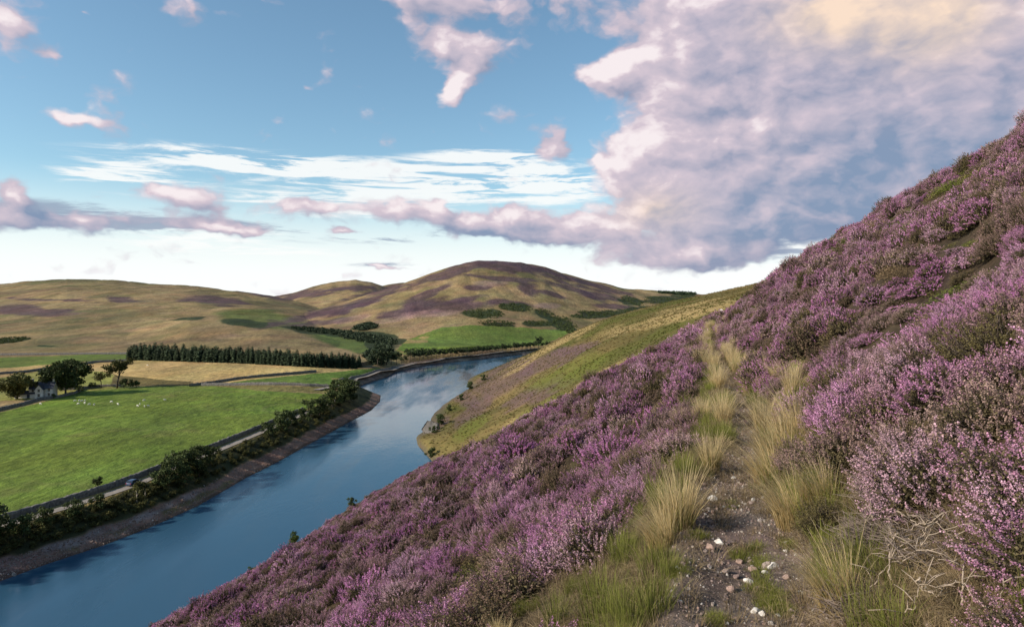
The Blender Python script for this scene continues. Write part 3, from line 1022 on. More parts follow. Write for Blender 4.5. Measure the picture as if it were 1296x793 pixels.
# pines along the far shore
pine = [broad_proto(11, 8.0, 9, M_PINE, M_BARK, 60 + i, 620, 0.28, leaf=0.75) for i in range(3)]
pxs = [478, 483, 489, 495, 502, 508, 514, 519, 525, 531, 536, 541, 546, 552, 557, 562, 567, 572, 576, 581, 586, 591, 596, 601, 606, 611, 616, 621, 626, 631, 636, 641, 646, 651, 656, 661, 666, 671, 676, 681, 686, 691, 697]
for i, px in enumerate(pxs):
    py = float(np.interp(px, [478, 500, 520, 560, 600, 650, 700], [462.5, 461, 457.5, 452.5, 449, 443.5, 439]))
    x, y, z = vhit(px, py)
    sc_ = random.uniform(0.8, 1.05) * float(np.interp(px, [478, 500, 530, 560, 620, 700], [1.25, 1.0, 1.15, 0.92, 0.78, 0.72]))
    if 502 < px < 515:
        sc_ *= 0.55
    lb = 'dark pine in the row along the far end of the lake'
    if px == 681:
        sc_ *= 1.9; lb = 'tallest pointed pine at the right end of the far shore row'
    plant('pine_tree', lb, 'tree', pine[i % 3], (x, y, z - 0.2), None, sc_, 'pines along the far shore')


# far woods and gorse that read as masses
def stuff_clumps(name, label, cat, spots, count, size, mat, seed):
    r = np.random.default_rng(seed)
    Ps, vs, szs = [], [], []
    for c in spots:
        x, y, rx, ry, rot = c
        n = max(6, int(count * rx * ry / 100))
        a = math.radians(rot)
        q = np.sqrt(r.random(n)); th = r.uniform(0, 6.283, n)
        ex, ey = q * np.cos(th) * rx, q * np.sin(th) * ry
        for ax, ay in zip(x + ex * math.cos(a) - ey * math.sin(a), y + ex * math.sin(a) + ey * math.cos(a)):
            hx, hy_, hz = vhit(ax, ay)
            if hz < -54 or hy_ > 2500:
                continue
            m = 34
            dv = r.normal(size=(m, 3)); dv /= np.linalg.norm(dv, axis=1)[:, None]
            R = size * r.uniform(0.6, 1.3)
            P = np.array([hx, hy_, hz + R * 0.45]) + dv * np.array([R * 1.1, R * 1.1, R * 0.8]) * (r.random(m) ** 0.35)[:, None]
            Ps.append(P); vs.append(np.clip(r.uniform(0, .5) + r.uniform(0, .5, m), 0, 1)); szs.append(np.full(m, R * 0.55))
    P = np.concatenate(Ps)
    Vv, Fq = leaf_quads(P, np.concatenate(szs), None, 1.2, seed)
    me = mesh_np(name, Vv, Fq, vattr=np.repeat(np.concatenate(vs), 4))
    me.materials.append(mat)
    return tag(link(name, me), label, cat, kind='stuff')


stuff_clumps('gorse', 'dark green gorse scrub in patches on the rounded hill', 'gorse',
             [g for g in GORSE if g[0] > 560 or g[0] < 60], 130, 1.25, M_LEAF_A, 101)
stuff_clumps('glen_woods', 'dark far wood filling the glen left of the rounded hill', 'woods',
             [(463, 414, 15, 4, -8), (412, 420, 44, 2.5, 6), (452, 427, 24, 5, 10), (476, 430, 26, 5, 8), (486, 440, 10, 6, 20), (470, 452, 10, 5, 15), (478, 458, 9, 4, 0)], 150, 2.6, M_NEEDLE, 102)
stuff_clumps('skyline_wood', 'dark wood standing on the skyline right of the hill', 'woods', [(862, 371.6, 20, 0.8, 2), (842, 370.8, 9, 0.6, 2)], 900, 4.0, M_NEEDLE, 103)


# ------------------------------------------------------------------ trees on the near shore, crag
shoreC = broad_proto(5.0, 4.6, 9, M_LEAF_C, M_BARK, 70, 1100, 0.05, leaf=0.36)
shoreD = broad_proto(4.4, 4.0, 8, M_LEAF_A, M_BARK, 71, 900, 0.05, leaf=0.36)


def on_hill(px, py, sink=0.1):
    for _ in range(40):
        x, y, z = nhit(px, py)
        if z > WATER + 0.25 and y < 600:
            break
        px += 1.5
    return (x, y, z - sink)


plant('shore_tree', 'small dark round tree at the water edge of the heather slope', 'tree', shoreD, on_hill(404, 641), 0.2, 0.62)
plant('shore_tree', 'small yellow-green bush tree lowest on the heather slope by the water', 'tree', shoreC, on_hill(340, 692), 0.9, 0.68)
plant('shore_tree', 'tiny yellow-green shrub at the water edge below the heather', 'tree', shoreC, on_hill(290, 726), 1.9, 0.3)
for px, py, sc_, lb in [(521, 579, 0.9, 'dark tree at the water edge under the grassy bank, left of the crag'), (556, 538, 1.25, 'dark tree rooted on top of the pale crag'),
                        (549, 548, 0.8, 'dark shrub tucked against the lower side of the crag'),
                        (583, 507, 0.9, 'dark tree on the far side of the spur shore'), (568, 520, 0.8, 'dark shrub between the crag and the far spur tree'),
                        (594, 493, 1.3, 'farthest small dark tree on the spur shore'), (612, 482, 1.1, 'last low dark bush before the spur meets the lake end')]:
    plant('shore_tree', lb, 'tree', shoreD, on_hill(px, py), None, sc_)


def rock_mesh(name, mat, seed, sub=3, rough=0.35, flat=0.75, facet=0.04):
    bm = bmesh.new()
    bmesh.ops.create_icosphere(bm, subdivisions=sub, radius=0.5)
    r = np.random.default_rng(seed)
    co = np.array([v.co[:] for v in bm.verts])
    planes = r.normal(size=(9, 3)); planes /= np.linalg.norm(planes, axis=1)[:, None]
    offs = r.uniform(0.2, 0.44, 9)
    for p, o in zip(planes, offs):                # knock flat faces onto the stone
        dd = co @ p
        over = np.maximum(dd - o, 0)
        co -= over[:, None] * p * (1 - facet)
    co *= np.array([1, r.uniform(0.7, 1), flat])
    nn = fbm(co[:, 0] * 5 + seed, co[:, 1] * 5 + co[:, 2] * 3, 3, seed)
    co *= (1 + rough * 0.12 * nn)[:, None]
    for v, c in zip(bm.verts, co):
        v.co = c
    me = bpy.data.meshes.new(name)
    bm.to_mesh(me); bm.free()
    me.materials.append(mat)
    return me


crag = rock_mesh('crag', M_ROCK, 5, 5, 1.6, 0.8, 0.05)
x, y, z = on_hill(546, 546)
tag(link('crag', crag, None, (x - 1.0, y + 1.0, z + 0.6), 0.4, (8, 7, 9)), 'pale grey crag jutting into the lake at the spur', 'rock')

# ------------------------------------------------------------------ farmhouse and outbuildings
fx_, fy_, fz_ = on_valley(55, 502)


def gable(mb, L, W, H, R, ox=0, oy=0):
    """walls with gables along x"""
    x0, x1, y0, y1 = ox - L / 2, ox + L / 2, oy - W / 2, oy + W / 2
    vs = [(x0, y0, -0.6), (x1, y0, -0.6), (x1, y1, -0.6), (x0, y1, -0.6), (x0, y0, H), (x1, y0, H), (x1, y1, H), (x0, y1, H), (x0, oy, H + R), (x1, oy, H + R)]
    mb.add(vs, [(0, 1, 5, 4), (2, 3, 7, 6), (1, 2, 6, 9, 5), (3, 0, 4, 8, 7)])


def roof(mb, L, W, H, R, ox=0, oy=0, ov=0.35, th=0.18):
    x0, x1 = ox - L / 2 - ov, ox + L / 2 + ov
    k = R / (W / 2)
    for sgn in (-1, 1):
        ye, ze = oy + sgn * (W / 2 + ov), H - k * ov
        a, b_, c, d = (x0, ye, ze + .02), (x1, ye, ze + .02), (x1, oy, H + R + .02), (x0, oy, H + R + .02)
        up = [(p[0], p[1], p[2] + th) for p in (a, b_, c, d)]
        mb.add([a, b_, c, d] + up, [(0, 1, 2, 3), (4, 5, 6, 7), (0, 1, 5, 4), (1, 2, 6, 5), (2, 3, 7, 6), (3, 0, 4, 7)])


h = thing('farmhouse', 'pale farmhouse with dark slate roof between two big trees', 'house', (fx_, fy_, fz_), 0.25)
mb = MB(); gable(mb, 10, 6, 4.6, 2.8); link('wall', mb.mesh('wall', M_PALE), h)
mb = MB(); roof(mb, 10, 6, 4.6, 2.8); rf = link('roof', mb.mesh('roof', M_SLATE), h)
for cx_ in (-4.5, 4.5):
    mb = MB(); mb.box((cx_, 0, 8.0), (0.7, 1.1, 1.4)); mb.box((cx_, 0, 8.75), (0.85, 1.25, 0.12)); mb.tube([(cx_, -.25, 8.8), (cx_, -.25, 9.2)], 0.14); mb.tube([(cx_, .25, 8.8), (cx_, .25, 9.2)], 0.14)
    link('chimney', mb.mesh('chimney', M_PALE), rf)
mb = MB()   # front wing with its own gable
vs = [(-1.6, -5.4, -.6), (1.6, -5.4, -.6), (1.6, -3, -.6), (-1.6, -3, -.6), (-1.6, -5.4, 4.4), (1.6, -5.4, 4.4), (1.6, -3, 4.4), (-1.6, -3, 4.4), (0, -5.4, 6.4), (0, -3, 6.4)]
mb.add(vs, [(0, 1, 5, 8, 4), (1, 2, 6, 5), (3, 0, 4, 7)]); link('front_gable', mb.mesh('front_gable', M_PALE), h)
mb = MB()
for sg in (-1, 1):
    q = [(sg * 1.95, -5.7, 4.0), (sg * 1.95, -1.9, 4.0), (0, -1.9, 6.48), (0, -5.7, 6.48)]
    mb.add(q + [(p[0], p[1], p[2] + .16) for p in q], [(0, 1, 2, 3), (4, 5, 6, 7), (0, 1, 5, 4), (1, 2, 6, 5), (2, 3, 7, 6), (3, 0, 4, 7)])
link('gable_roof', mb.mesh('gable_roof', M_SLATE), h)
for wx_, wy_, wz_ in [(-3.4, -3.05, 1.6), (3.4, -3.05, 1.6), (-3.4, -3.05, 3.7), (3.4, -3.05, 3.7), (0, -5.45, 1.6), (0, -5.45, 3.8)]:
    mb = MB()
    for dx in (-.5, .5): mb.box((wx_ + dx, wy_, wz_), (.1, .12, 1.5))
    for dz in (-.75, .75): mb.box((wx_, wy_, wz_ + dz), (1.1, .16, .1))
    mb.box((wx_, wy_, wz_), (.06, .1, 1.4))
    fr = link('window', mb.mesh('window', M_PALE), h)
    mb = MB(); mb.box((wx_, wy_ + .01, wz_), (.94, .04, 1.4)); link('pane', mb.mesh('pane', M_PANE), fr)
mb = MB(); mb.box((-1.0 - 4.3 + 3.6, -3.06, 0.95), (0.95, .1, 2.1)); link('door', mb.mesh('door', M_SLATE), h)
x, y, z = on_valley(34, 503)
h = thing('outbuilding', 'low whitewashed outbuilding left of the farmhouse under the round tree', 'outbuilding', (x, y, z), 0.2)
mb = MB(); gable(mb, 9, 4, 2.2, 1.3); link('wall', mb.mesh('wall', M_PALE), h)
mb = MB(); roof(mb, 9, 4, 2.2, 1.3); link('roof', mb.mesh('roof', M_SLATE), h)
mb = MB(); mb.box((1.5, -2.03, 0.9), (1.2, .1, 2.0)); link('door', mb.mesh('door', M_SLATE), h)
x, y, z = on_valley(67, 497)
h = thing('barn', 'barn with a pale blue sheet roof behind the farmhouse', 'barn', (x, y + 12, z - .2), 0.25)
mb = MB(); gable(mb, 7, 6, 4.4, 2.0); link('wall', mb.mesh('wall', M_WALL), h)
mb = MB(); roof(mb, 7, 6, 4.4, 2.0); link('roof', mb.mesh('roof', M_SHEET), h)
x, y, z = on_valley(449, 493)
h = thing('hut', 'small white hut among the trees at the end of the spit', 'hut', (x, y, z), 0.5)
mb = MB(); gable(mb, 2.4, 2.0, 2.0, .8); link('wall', mb.mesh('wall', M_PALE), h)
mb = MB(); roof(mb, 2.4, 2.0, 2.0, .8, ov=.15, th=.08); link('roof', mb.mesh('roof', M_PALE), h)


# ------------------------------------------------------------------ the car on the lane
def build_car(loc, rz):
    t = thing('parked_car', 'dark blue car on the shore lane beside the field wall', 'car', loc, rz)
    prof = [(-2.05, .35), (-2.1, .62), (-2.02, .95), (-1.85, 1.02), (-1.45, 1.42), (-1.1, 1.52), (0.1, 1.53), (0.45, 1.46), (1.05, 1.03), (1.85, .9), (2.08, .72), (2.1, .42), (2.0, .32)]
    bm = bmesh.new()
    ringL, ringR = [], []
    for x, z in prof:
        wd = 0.86 if z < 1.05 else 0.86 - 0.32 * (z - 1.05)
        if abs(x) > 1.9: wd -= 0.08
        ringL.append(bm.verts.new((x, -wd, z))); ringR.append(bm.verts.new((x, wd, z)))
    n = len(prof)
    for i in range(n):
        j = (i + 1) % n
        bm.faces.new((ringL[i], ringL[j], ringR[j], ringR[i]))
    bm.faces.new(ringL[::-1]); bm.faces.new(ringR)
    bmesh.ops.recalc_face_normals(bm, faces=bm.faces[:])
    bmesh.ops.bevel(bm, geom=[e for e in bm.edges], offset=0.05, segments=2, affect='EDGES', profile=0.6)
    me = bpy.data.meshes.new('body'); bm.to_mesh(me); bm.free(); me.materials.append(M_CARPAINT)
    me.polygons.foreach_set('use_smooth', np.ones(len(me.polygons), bool))
    link('body', me, t)

    def panel(name, pts, mat, th=.02):
        mb = MB()
        mb.add(pts, [tuple(range(len(pts)))])
        link(name, mb.mesh(name, mat), t)
    panel('windscreen', [(0.47, -.66, 1.47), (1.03, -.74, 1.08), (1.03, .74, 1.08), (0.47, .66, 1.47)], M_PANE)
    panel('rear_window', [(-1.5, -.66, 1.41), (-1.86, -.72, 1.06), (-1.86, .72, 1.06), (-1.5, .66, 1.41)], M_PANE)
    for sg in (-1, 1):
        a, b_ = .868 * sg, .75 * sg
        panel('side_window', [(-1.55, a, 1.08), (-.35, a, 1.08), (-.35, b_, 1.43), (-1.2, b_, 1.43)], M_PANE)
        panel('side_window', [(-.25, a, 1.08), (.85, a, 1.08), (.3, b_, 1.43), (-.25, b_, 1.43)], M_PANE)
        mb = MB(); mb.box((2.06, .6 * sg, .72), (.08, .34, .16)); link('headlight', mb.mesh('headlight', M_LAMP), t)
        mb = MB(); mb.box((-2.06, .64 * sg, .84), (.08, .26, .2)); link('tail_light', mb.mesh('tail_light', M_REDLAMP), t)
        mb = MB(); mb.box((.75, .97 * sg, 1.08), (.16, .16, .13)); link('mirror', mb.mesh('mirror', M_CARPAINT), t)
        for wx_ in (-1.28, 1.3):
            mb = MB(); mb.tube([(wx_, sg * .70, .32), (wx_, sg * .73, .32), (wx_, sg * .88, .32), (wx_, sg * .9, .32)], [.28, .33, .33, .29], 20)
            wh = link('wheel', mb.mesh('wheel', M_RUBBER, True), t)
            mb = MB(); mb.tube([(wx_, sg * .89, .32), (wx_, sg * .915, .32)], [.22, .19], 16); link('rim', mb.mesh('rim', M_METAL), wh)
    return t


i = int(np.argmin(np.abs(LANE[:, 0] / LANE[:, 1] * F + CX - 163)))
p, q = LANE[i], LANE[i + 1]
zc = max(gz_val(*p), gz_val(p[0] + 1, p[1]), gz_val(p[0] - 1, p[1])) + 0.08
build_car((float(p[0]), float(p[1]), zc), math.atan2(p[1] - q[1], p[0] - q[0]) + math.pi)


# ------------------------------------------------------------------ sheep
def sheep_mesh(graze):
    bm = bmesh.new()

    def blob(c, r, seg=8):
        m = Matrix.Translation(c) @ Matrix.Diagonal((*r, 1))
        bmesh.ops.create_uvsphere(bm, u_segments=seg, v_segments=6, radius=1, matrix=m)
    blob((0, 0, .62), (.52, .27, .29), 12)
    blob((.42, 0, .66), (.24, .2, .24))
    hz = .28 if graze else .82
    blob((.62, 0, (.62 + hz) / 2), (.13, .11, .24))
    blob((.74, 0, hz), (.17, .09, .10))
    for sg in (-1, 1):
        blob((.62, sg * .12, hz + .06), (.03, .08, .03))
        for x in (-.32, .32):
            blob((x, sg * .14, .24), (.055, .055, .28))
    blob((-.52, 0, .55), (.06, .05, .14))
    me = bpy.data.meshes.new('sheep')
    bm.to_mesh(me); bm.free()
    o = bpy.data.objects.new('tmp_sheep', me)      # weld the shapes into one continuous body
    COL.objects.link(o)
    md = o.modifiers.new('r', 'REMESH'); md.mode = 'VOXEL'; md.voxel_size = 0.045
    dg = bpy.context.evaluated_depsgraph_get()
    out = bpy.data.meshes.new_from_object(o.evaluated_get(dg))
    bpy.data.objects.remove(o)
    out.name = 'sheep'
    out.materials.clear(); out.materials.append(M_WOOL)
    return out


SHEEP = [sheep_mesh(True), sheep_mesh(False)]
for i, (px, py) in enumerate([(95.5, 508), (100, 508), (104, 508.2), (107.5, 508), (99.5, 512), (107, 511), (113.5, 512.5), (119, 513), (141.5, 509.5), (149.5, 512.5), (174, 514.5),
                              (177, 512.5), (183, 515), (188, 514.5), (182, 507.5), (209, 507), (51, 512), (187, 463)]):
    x, y, z = vhit(px, py)
    lb = 'small white sheep grazing in the green field by the farm'
    if i == 17: lb = 'lone white sheep in the tan field below the plantation'
    if i == 16: lb = 'white sheep close to the farmyard wall'
    if i == 15: lb = 'white sheep farthest right in the green field'
    s = link('sheep', SHEEP[i % 2], None, (x, y, z), random.uniform(0, 6.28), 1.0)
    tag(s, lb, 'sheep', 'sheep grazing in the fields')


# ------------------------------------------------------------------ heather plants
def heather_proto(nsprig, R, H, nflor, fsize, nleafs, lsize, seed, spike=0.10, twig=True, nbase=None, stem_w=0.0022):
    """meshes (woody stems, leaves, flower spikes) of one domed heather plant"""
    r = np.random.default_rng(seed)
    th = np.arccos(r.uniform(0.12, 1.0, nsprig)); ph = r.uniform(0, 6.283, nsprig)
    lump = 0.82 + 0.25 * np.sin(3 * ph + seed) * np.sin(2.5 * th + seed * 2) + r.normal(0, 0.07, nsprig)
    dirs = np.stack([np.sin(th) * np.cos(ph), np.sin(th) * np.sin(ph), np.cos(th)], 1)
    tip = dirs * np.array([R, R, H]) * lump[:, None]
    base = tip * np.array([0.25, 0.25, 0.0]); base[:, 2] = r.uniform(-0.05, 0.02, nsprig)
    ax = dirs * np.array([0.75, 0.75, 0.4]) + np.array([0, 0, 0.75]) + r.normal(0, 0.22, (nsprig, 3))
    ax /= np.linalg.norm(ax, axis=1)[:, None]
    sl = spike * r.uniform(0.6, 1.35, nsprig)
    start = tip - ax * (sl * 0.5)[:, None]
    # florets
    k = np.tile(np.linspace(0, 1, nflor), (nsprig, 1)) + r.normal(0, 0.03, (nsprig, nflor))
    off = r.normal(0, 1, (nsprig, nflor, 3)); off /= np.linalg.norm(off, axis=2)[..., None]
    rad_ = (0.013 * spike / 0.10) * (1.05 - 0.6 * np.clip(k, 0, 1))
    P = start[:, None] + ax[:, None] * (k * sl[:, None])[..., None] + off * rad_[..., None]
    bare = r.random(nsprig) < 0.12
    keep = np.repeat(~bare, nflor)
    var = np.clip(r.normal(0.5, 0.13, nsprig)[:, None] + r.normal(0, 0.2, (nsprig, nflor)), 0, 1)
    P = P.reshape(-1, 3)[keep]
    Vf, Ff = leaf_quads(P, fsize, None, 1.0, seed + 1)
    fl = mesh_np('flower_spikes', Vf, Ff, vattr=np.repeat(var.reshape(-1)[keep], 4)); fl.materials.append(M_FLOWER)
    # leaves down the shoot and inside the dome
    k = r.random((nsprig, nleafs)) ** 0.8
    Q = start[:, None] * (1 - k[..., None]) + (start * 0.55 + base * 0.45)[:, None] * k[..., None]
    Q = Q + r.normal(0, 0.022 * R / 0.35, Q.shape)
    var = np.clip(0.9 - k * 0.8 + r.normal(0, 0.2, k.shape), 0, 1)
    Vl, Fl = leaf_quads(Q.reshape(-1, 3), lsize, None, 1.5, seed + 2)
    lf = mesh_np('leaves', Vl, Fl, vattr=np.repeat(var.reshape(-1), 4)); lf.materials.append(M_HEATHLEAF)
    st_ = None
    if twig:
        side = r.normal(size=(nsprig, 3)); side -= (side * ax).sum(1)[:, None] * ax; side /= np.linalg.norm(side, axis=1)[:, None]
        mid = base * 0.5 + start * 0.5 + r.normal(0, 0.02, base.shape)
        w_ = stem_w
        rows = [base - side * w_ * 1.6, base + side * w_ * 1.6, mid - side * w_, mid + side * w_, tip - side * w_ * .5, tip + side * w_ * .5]
        side2 = np.cross(ax, side)
        rows += [base - side2 * w_ * 1.6, base + side2 * w_ * 1.6, mid - side2 * w_, mid + side2 * w_, tip - side2 * w_ * .5, tip + side2 * w_ * .5]
        Vs = np.stack(rows, 1).reshape(-1, 3)
        o = np.arange(nsprig)[:, None] * 12
        Fs = np.concatenate([o + np.array([[0, 1, 3, 2]]), o + np.array([[2, 3, 5, 4]]), o + np.array([[6, 7, 9, 8]]), o + np.array([[8, 9, 11, 10]])])
        st_ = mesh_np('woody_stems', Vs, Fs, vattr=np.repeat(r.random(nsprig), 12)); st_.materials.append(M_TWIG)
    return st_, lf, fl


def join_meshes(name, ms):
    Vv, Fq, va, mi, mats, o = [], [], [], [], [], 0
    for i, me in enumerate(ms):
        co = np.empty(len(me.vertices) * 3, np.float32); me.vertices.foreach_get('co', co)
        li = np.empty(len(me.loops), np.int32); me.loops.foreach_get('vertex_index', li)
        a = np.empty(len(me.vertices), np.float32); me.attributes['vary'].data.foreach_get('value', a)
        Vv.append(co.reshape(-1, 3)); Fq.append(li.reshape(-1, 4) + o); va.append(a)
        mi.append(np.full(len(li) // 4, i, np.int32)); o += len(co) // 3
        mats.append(me.materials[0])
    me = mesh_np(name, np.concatenate(Vv), np.concatenate(Fq), vattr=np.concatenate(va))
    for m in mats:
        me.materials.append(m)
    me.polygons.foreach_set('material_index', np.concatenate(mi))
    return me


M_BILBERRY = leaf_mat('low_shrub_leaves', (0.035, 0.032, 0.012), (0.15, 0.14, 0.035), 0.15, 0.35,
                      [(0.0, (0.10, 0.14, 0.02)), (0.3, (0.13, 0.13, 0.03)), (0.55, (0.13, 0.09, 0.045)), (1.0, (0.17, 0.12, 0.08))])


def low_proto(n, R, H, lsize, seed):
    r = np.random.default_rng(seed)
    th = np.arccos(r.uniform(0.05, 1, n)); ph = r.uniform(0, 6.283, n); q = r.random(n) ** 0.5
    P = np.stack([np.sin(th) * np.cos(ph) * R * q, np.sin(th) * np.sin(ph) * R * q, np.cos(th) * H * q], 1)
    Vl, Fl = leaf_quads(P, lsize, None, 1.6, seed)
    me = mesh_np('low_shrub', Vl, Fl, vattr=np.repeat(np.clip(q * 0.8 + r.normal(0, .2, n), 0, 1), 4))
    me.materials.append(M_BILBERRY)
    return me


def lib(name, meshes):
    c = bpy.data.collections.new(name)
    for i, me in enumerate(meshes):
        c.objects.link(bpy.data.objects.new('%s_%02d' % (name, i), me))
    return c


def scatter(name, label, cat, coll, P, rot, scl, idx, kind='stuff'):
    me = bpy.data.meshes.new(name)
    n = len(P)
    me.vertices.add(n)
    me.vertices.foreach_set('co', np.ascontiguousarray(P, np.float32).ravel())
    a = me.attributes.new('rot', 'FLOAT_VECTOR', 'POINT'); a.data.foreach_set('vector', np.ascontiguousarray(rot, np.float32).ravel())
    a = me.attributes.new('scl', 'FLOAT_VECTOR', 'POINT'); a.data.foreach_set('vector', np.ascontiguousarray(scl, np.float32).ravel())
    a = me.attributes.new('pick', 'INT', 'POINT'); a.data.foreach_set('value', np.ascontiguousarray(idx, np.int32))
    me.update()
    o = link(name, me)
    ng = bpy.data.node_groups.new(name + '_scatter', 'GeometryNodeTree')
    ng.interface.new_socket('Geometry', in_out='INPUT', socket_type='NodeSocketGeometry')
    ng.interface.new_socket('Geometry', in_out='OUTPUT', socket_type='NodeSocketGeometry')
    N = ng.nodes
    gi, go = N.new('NodeGroupInput'), N.new('NodeGroupOutput')
    ci = N.new('GeometryNodeCollectionInfo')
    ci.inputs['Collection'].default_value = coll
    ci.inputs['Separate Children'].default_value = True
    ci.inputs['Reset Children'].default_value = True
    ip = N.new('GeometryNodeInstanceOnPoints')
    ip.inputs['Pick Instance'].default_value = True

    def at(nm, t):
        q = N.new('GeometryNodeInputNamedAttribute'); q.data_type = t
        q.inputs['Name'].default_value = nm
        return q.outputs['Attribute']
    er = N.new('FunctionNodeEulerToRotation')
    L = ng.links
    L.new(gi.outputs[0], ip.inputs['Points']); L.new(ci.outputs[0], ip.inputs['Instance'])
    L.new(at('pick', 'INT'), ip.inputs['Instance Index'])
    L.new(at('rot', 'FLOAT_VECTOR'), er.inputs[0]); L.new(er.outputs[0], ip.inputs['Rotation'])
    L.new(at('scl', 'FLOAT_VECTOR'), ip.inputs['Scale'])
    L.new(ip.outputs[0], go.inputs[0])
    md = o.modifiers.new('scatter', 'NODES'); md.node_group = ng
    return tag(o, label, cat, kind=kind)


NEAR = [heather_proto(330, 0.35, 0.38, 26, 0.0095, 20, 0.012, 200 + i, 0.085) for i in range(5)]
MID = [join_meshes('heather_mid', heather_proto(320, 0.40, 0.40, 10, 0.0165, 5, 0.026, 220 + i, 0.060, True, None, 0.003)) for i in range(4)]
FAR = [join_meshes('heather_far', heather_proto(120, 0.44, 0.42, 4, 0.05, 3, 0.07, 240 + i, 0.09, False)[1:]) for i in range(4)]

# candidate heather spots on the slope
def polar(n, r0, r1, a0, a1, g):
    r = np.sqrt(g.uniform(r0 * r0, r1 * r1, n))
    a = np.radians(g.uniform(a0, a1, n))
    return r * np.sin(a), r * np.cos(a)


def heather_ok(X, Y, g):
    s, t = st(X, Y)
    d = t - path_t(s)
    e = s - rib_end(t)
    left = np.interp(s, [0, 4, 6, 8, 12, 20, 60], [0.95, 1.1, 0.95, 0.72, 0.55, 0.45, 0.42])
    right = np.interp(s, [0, 2.8, 3.1, 3.4, 3.9, 4.3, 4.8, 6.0, 8.5, 15, 60], [0.85, 0.92, 1.08, 1.22, 1.22, 1.02, 0.92, 0.85, 0.75, 0.48, 0.36])
    nz = fbm(X / 1.3, Y / 1.3, 2, 301) * 0.2 * np.interp(s, [3, 7], [0.35, 1])
    ok = ((d < -left + nz) | (d > right + nz)) & (e < 4)
    # a grassy pocket below the path at the bottom of the picture
    grass = (np.hypot((s - 4.6) / 1.0, (d + 1.25) / 0.75) < 1 + nz)
    return ok & ~grass


g = np.random.default_rng(11)
def low_spots(X, Y):
    s, t = st(X, Y)
    d = t - path_t(s)
    return (fbm(s / 3.2, t / 1.6, 3, 302) < -0.50) | (heath_lumps(s, t) < np.interp(np.abs(d), [1, 3, 8], [-0.7, -0.48, -0.38]))


def bush_set(n, r0, r1, a0=-50, a1=50):
    X, Y = polar(n, r0, r1, a0, a1, g)
    m = heather_ok(X, Y, g)
    X, Y = X[m], Y[m]
    Z = hill_z(X, Y)
    m = Z > WATER + 1.6
    return X[m], Y[m], Z[m]


def thin(X, Y, dmin):
    """keep points at least dmin apart (grid based)"""
    keep, cells = [], {}
    for i in range(len(X)):
        c = (int(X[i] // dmin), int(Y[i] // dmin))
        ok = True
        for dx in (-1, 0, 1):
            for dy in (-1, 0, 1):
                for j in cells.get((c[0] + dx, c[1] + dy), ()):
                    if (X[i] - X[j]) ** 2 + (Y[i] - Y[j]) ** 2 < dmin * dmin:
                        ok = False
        if ok:
            keep.append(i); cells.setdefault(c, []).append(i)
    return np.array(keep, int)


def slope_tilt(X, Y):
    e = 0.3
    gx = (hill_z(X + e, Y) - hill_z(X - e, Y)) / (2 * e)
    gy = (hill_z(X, Y + e) - hill_z(X, Y - e)) / (2 * e)
    return gx, gy


def rotations(X, Y, g, k=0.55):
    """euler angles: long axis along the contour, leaning part of the way to the slope"""
    gx, gy = slope_tilt(X, Y)
    z = np.stack([-gx * k, -gy * k, np.ones(len(X))], 1); z /= np.linalg.norm(z, axis=1)[:, None]
    a = math.atan2(0.9485, 0.3168) + g.normal(0, 0.25, len(X)) + math.pi * g.integers(0, 2, len(X))
    x = np.stack([np.cos(a), np.sin(a), np.zeros(len(X))], 1)
    x -= (x * z).sum(1)[:, None] * z; x /= np.linalg.norm(x, axis=1)[:, None]
    y = np.cross(z, x)
    return np.stack([np.arctan2(y[:, 2], z[:, 2]), -np.arcsin(np.clip(x[:, 2], -1, 1)), np.arctan2(x[:, 1], x[:, 0])], 1)


BARE = []
for i_ in range(2):
    m_ = low_proto(1900, .36, .36, .016, 270 + i_)
    m_.name = 'leaves'
    BARE.append(m_)
CLOSE = [heather_proto(190, 0.36, 0.38, 32, 0.0085, 34, 0.0115, 280 + i_, 0.10) for i_ in range(3)]
# the nearest plants: individual things
X, Y, Z = bush_set(9000, 1.6, 9.5, -60, 62)
k = thin(X, Y, 0.33)
X, Y, Z = X[k], Y[k], Z[k]
dist = np.hypot(X, Y)
vis = (X / Y * F + CX > -120) & (X / Y * F + CX < 1420) & (HY - (Z + .4) / Y * F < 900)
o_ = np.argsort(dist)
o_ = o_[vis[o_]][:290]
rest = np.setdiff1d(np.arange(len(X)), o_)
R3 = rotations(X, Y, g)
s_, t_ = st(X, Y)
d_ = t_ - path_t(s_)
for n_, i in enumerate(o_):
    sc_ = float(np.interp(fbm(np.array([X[i] / 1.5]), np.array([Y[i] / 1.5]), 2, 303)[0], [-.6, .6], [0.72, 1.25])) * random.uniform(0.85, 1.15)
    side = 'slope above the path' if d_[i] > 0 else 'slope below the path'
    ring = ('in the nearest rows', 'in the middle rows', 'in the rows farther back')[min(2, int(n_ / 97))]
    t = thing('heather_bush', 'purple flowering heather bush on the %s, %s' % (side, ring), 'heather', (float(X[i]), float(Y[i]), float(Z[i]) - 0.03), group='heather bushes near the path')
    t.rotation_euler = tuple(float(q) for q in R3[i])
    v = CLOSE[n_ % 3] if dist[i] < 4.2 else NEAR[n_ % 5]
    if random.random() < 0.1 or low_spots(X[i:i + 1], Y[i:i + 1])[0]:
        v = (v[0], BARE[n_ % 2])
        t['label'] = 'brown flowerless heather bush on the %s, %s' % (side, ring)
        sc_ *= 0.85
    for nm, me in zip(('woody_stems', 'leaves', 'flower_spikes'), v):
        link(nm, me, t)
    t.scale = (sc_ * random.uniform(1.0, 1.3), sc_ * random.uniform(.9, 1.15), sc_ * random.uniform(.7, 1.0))
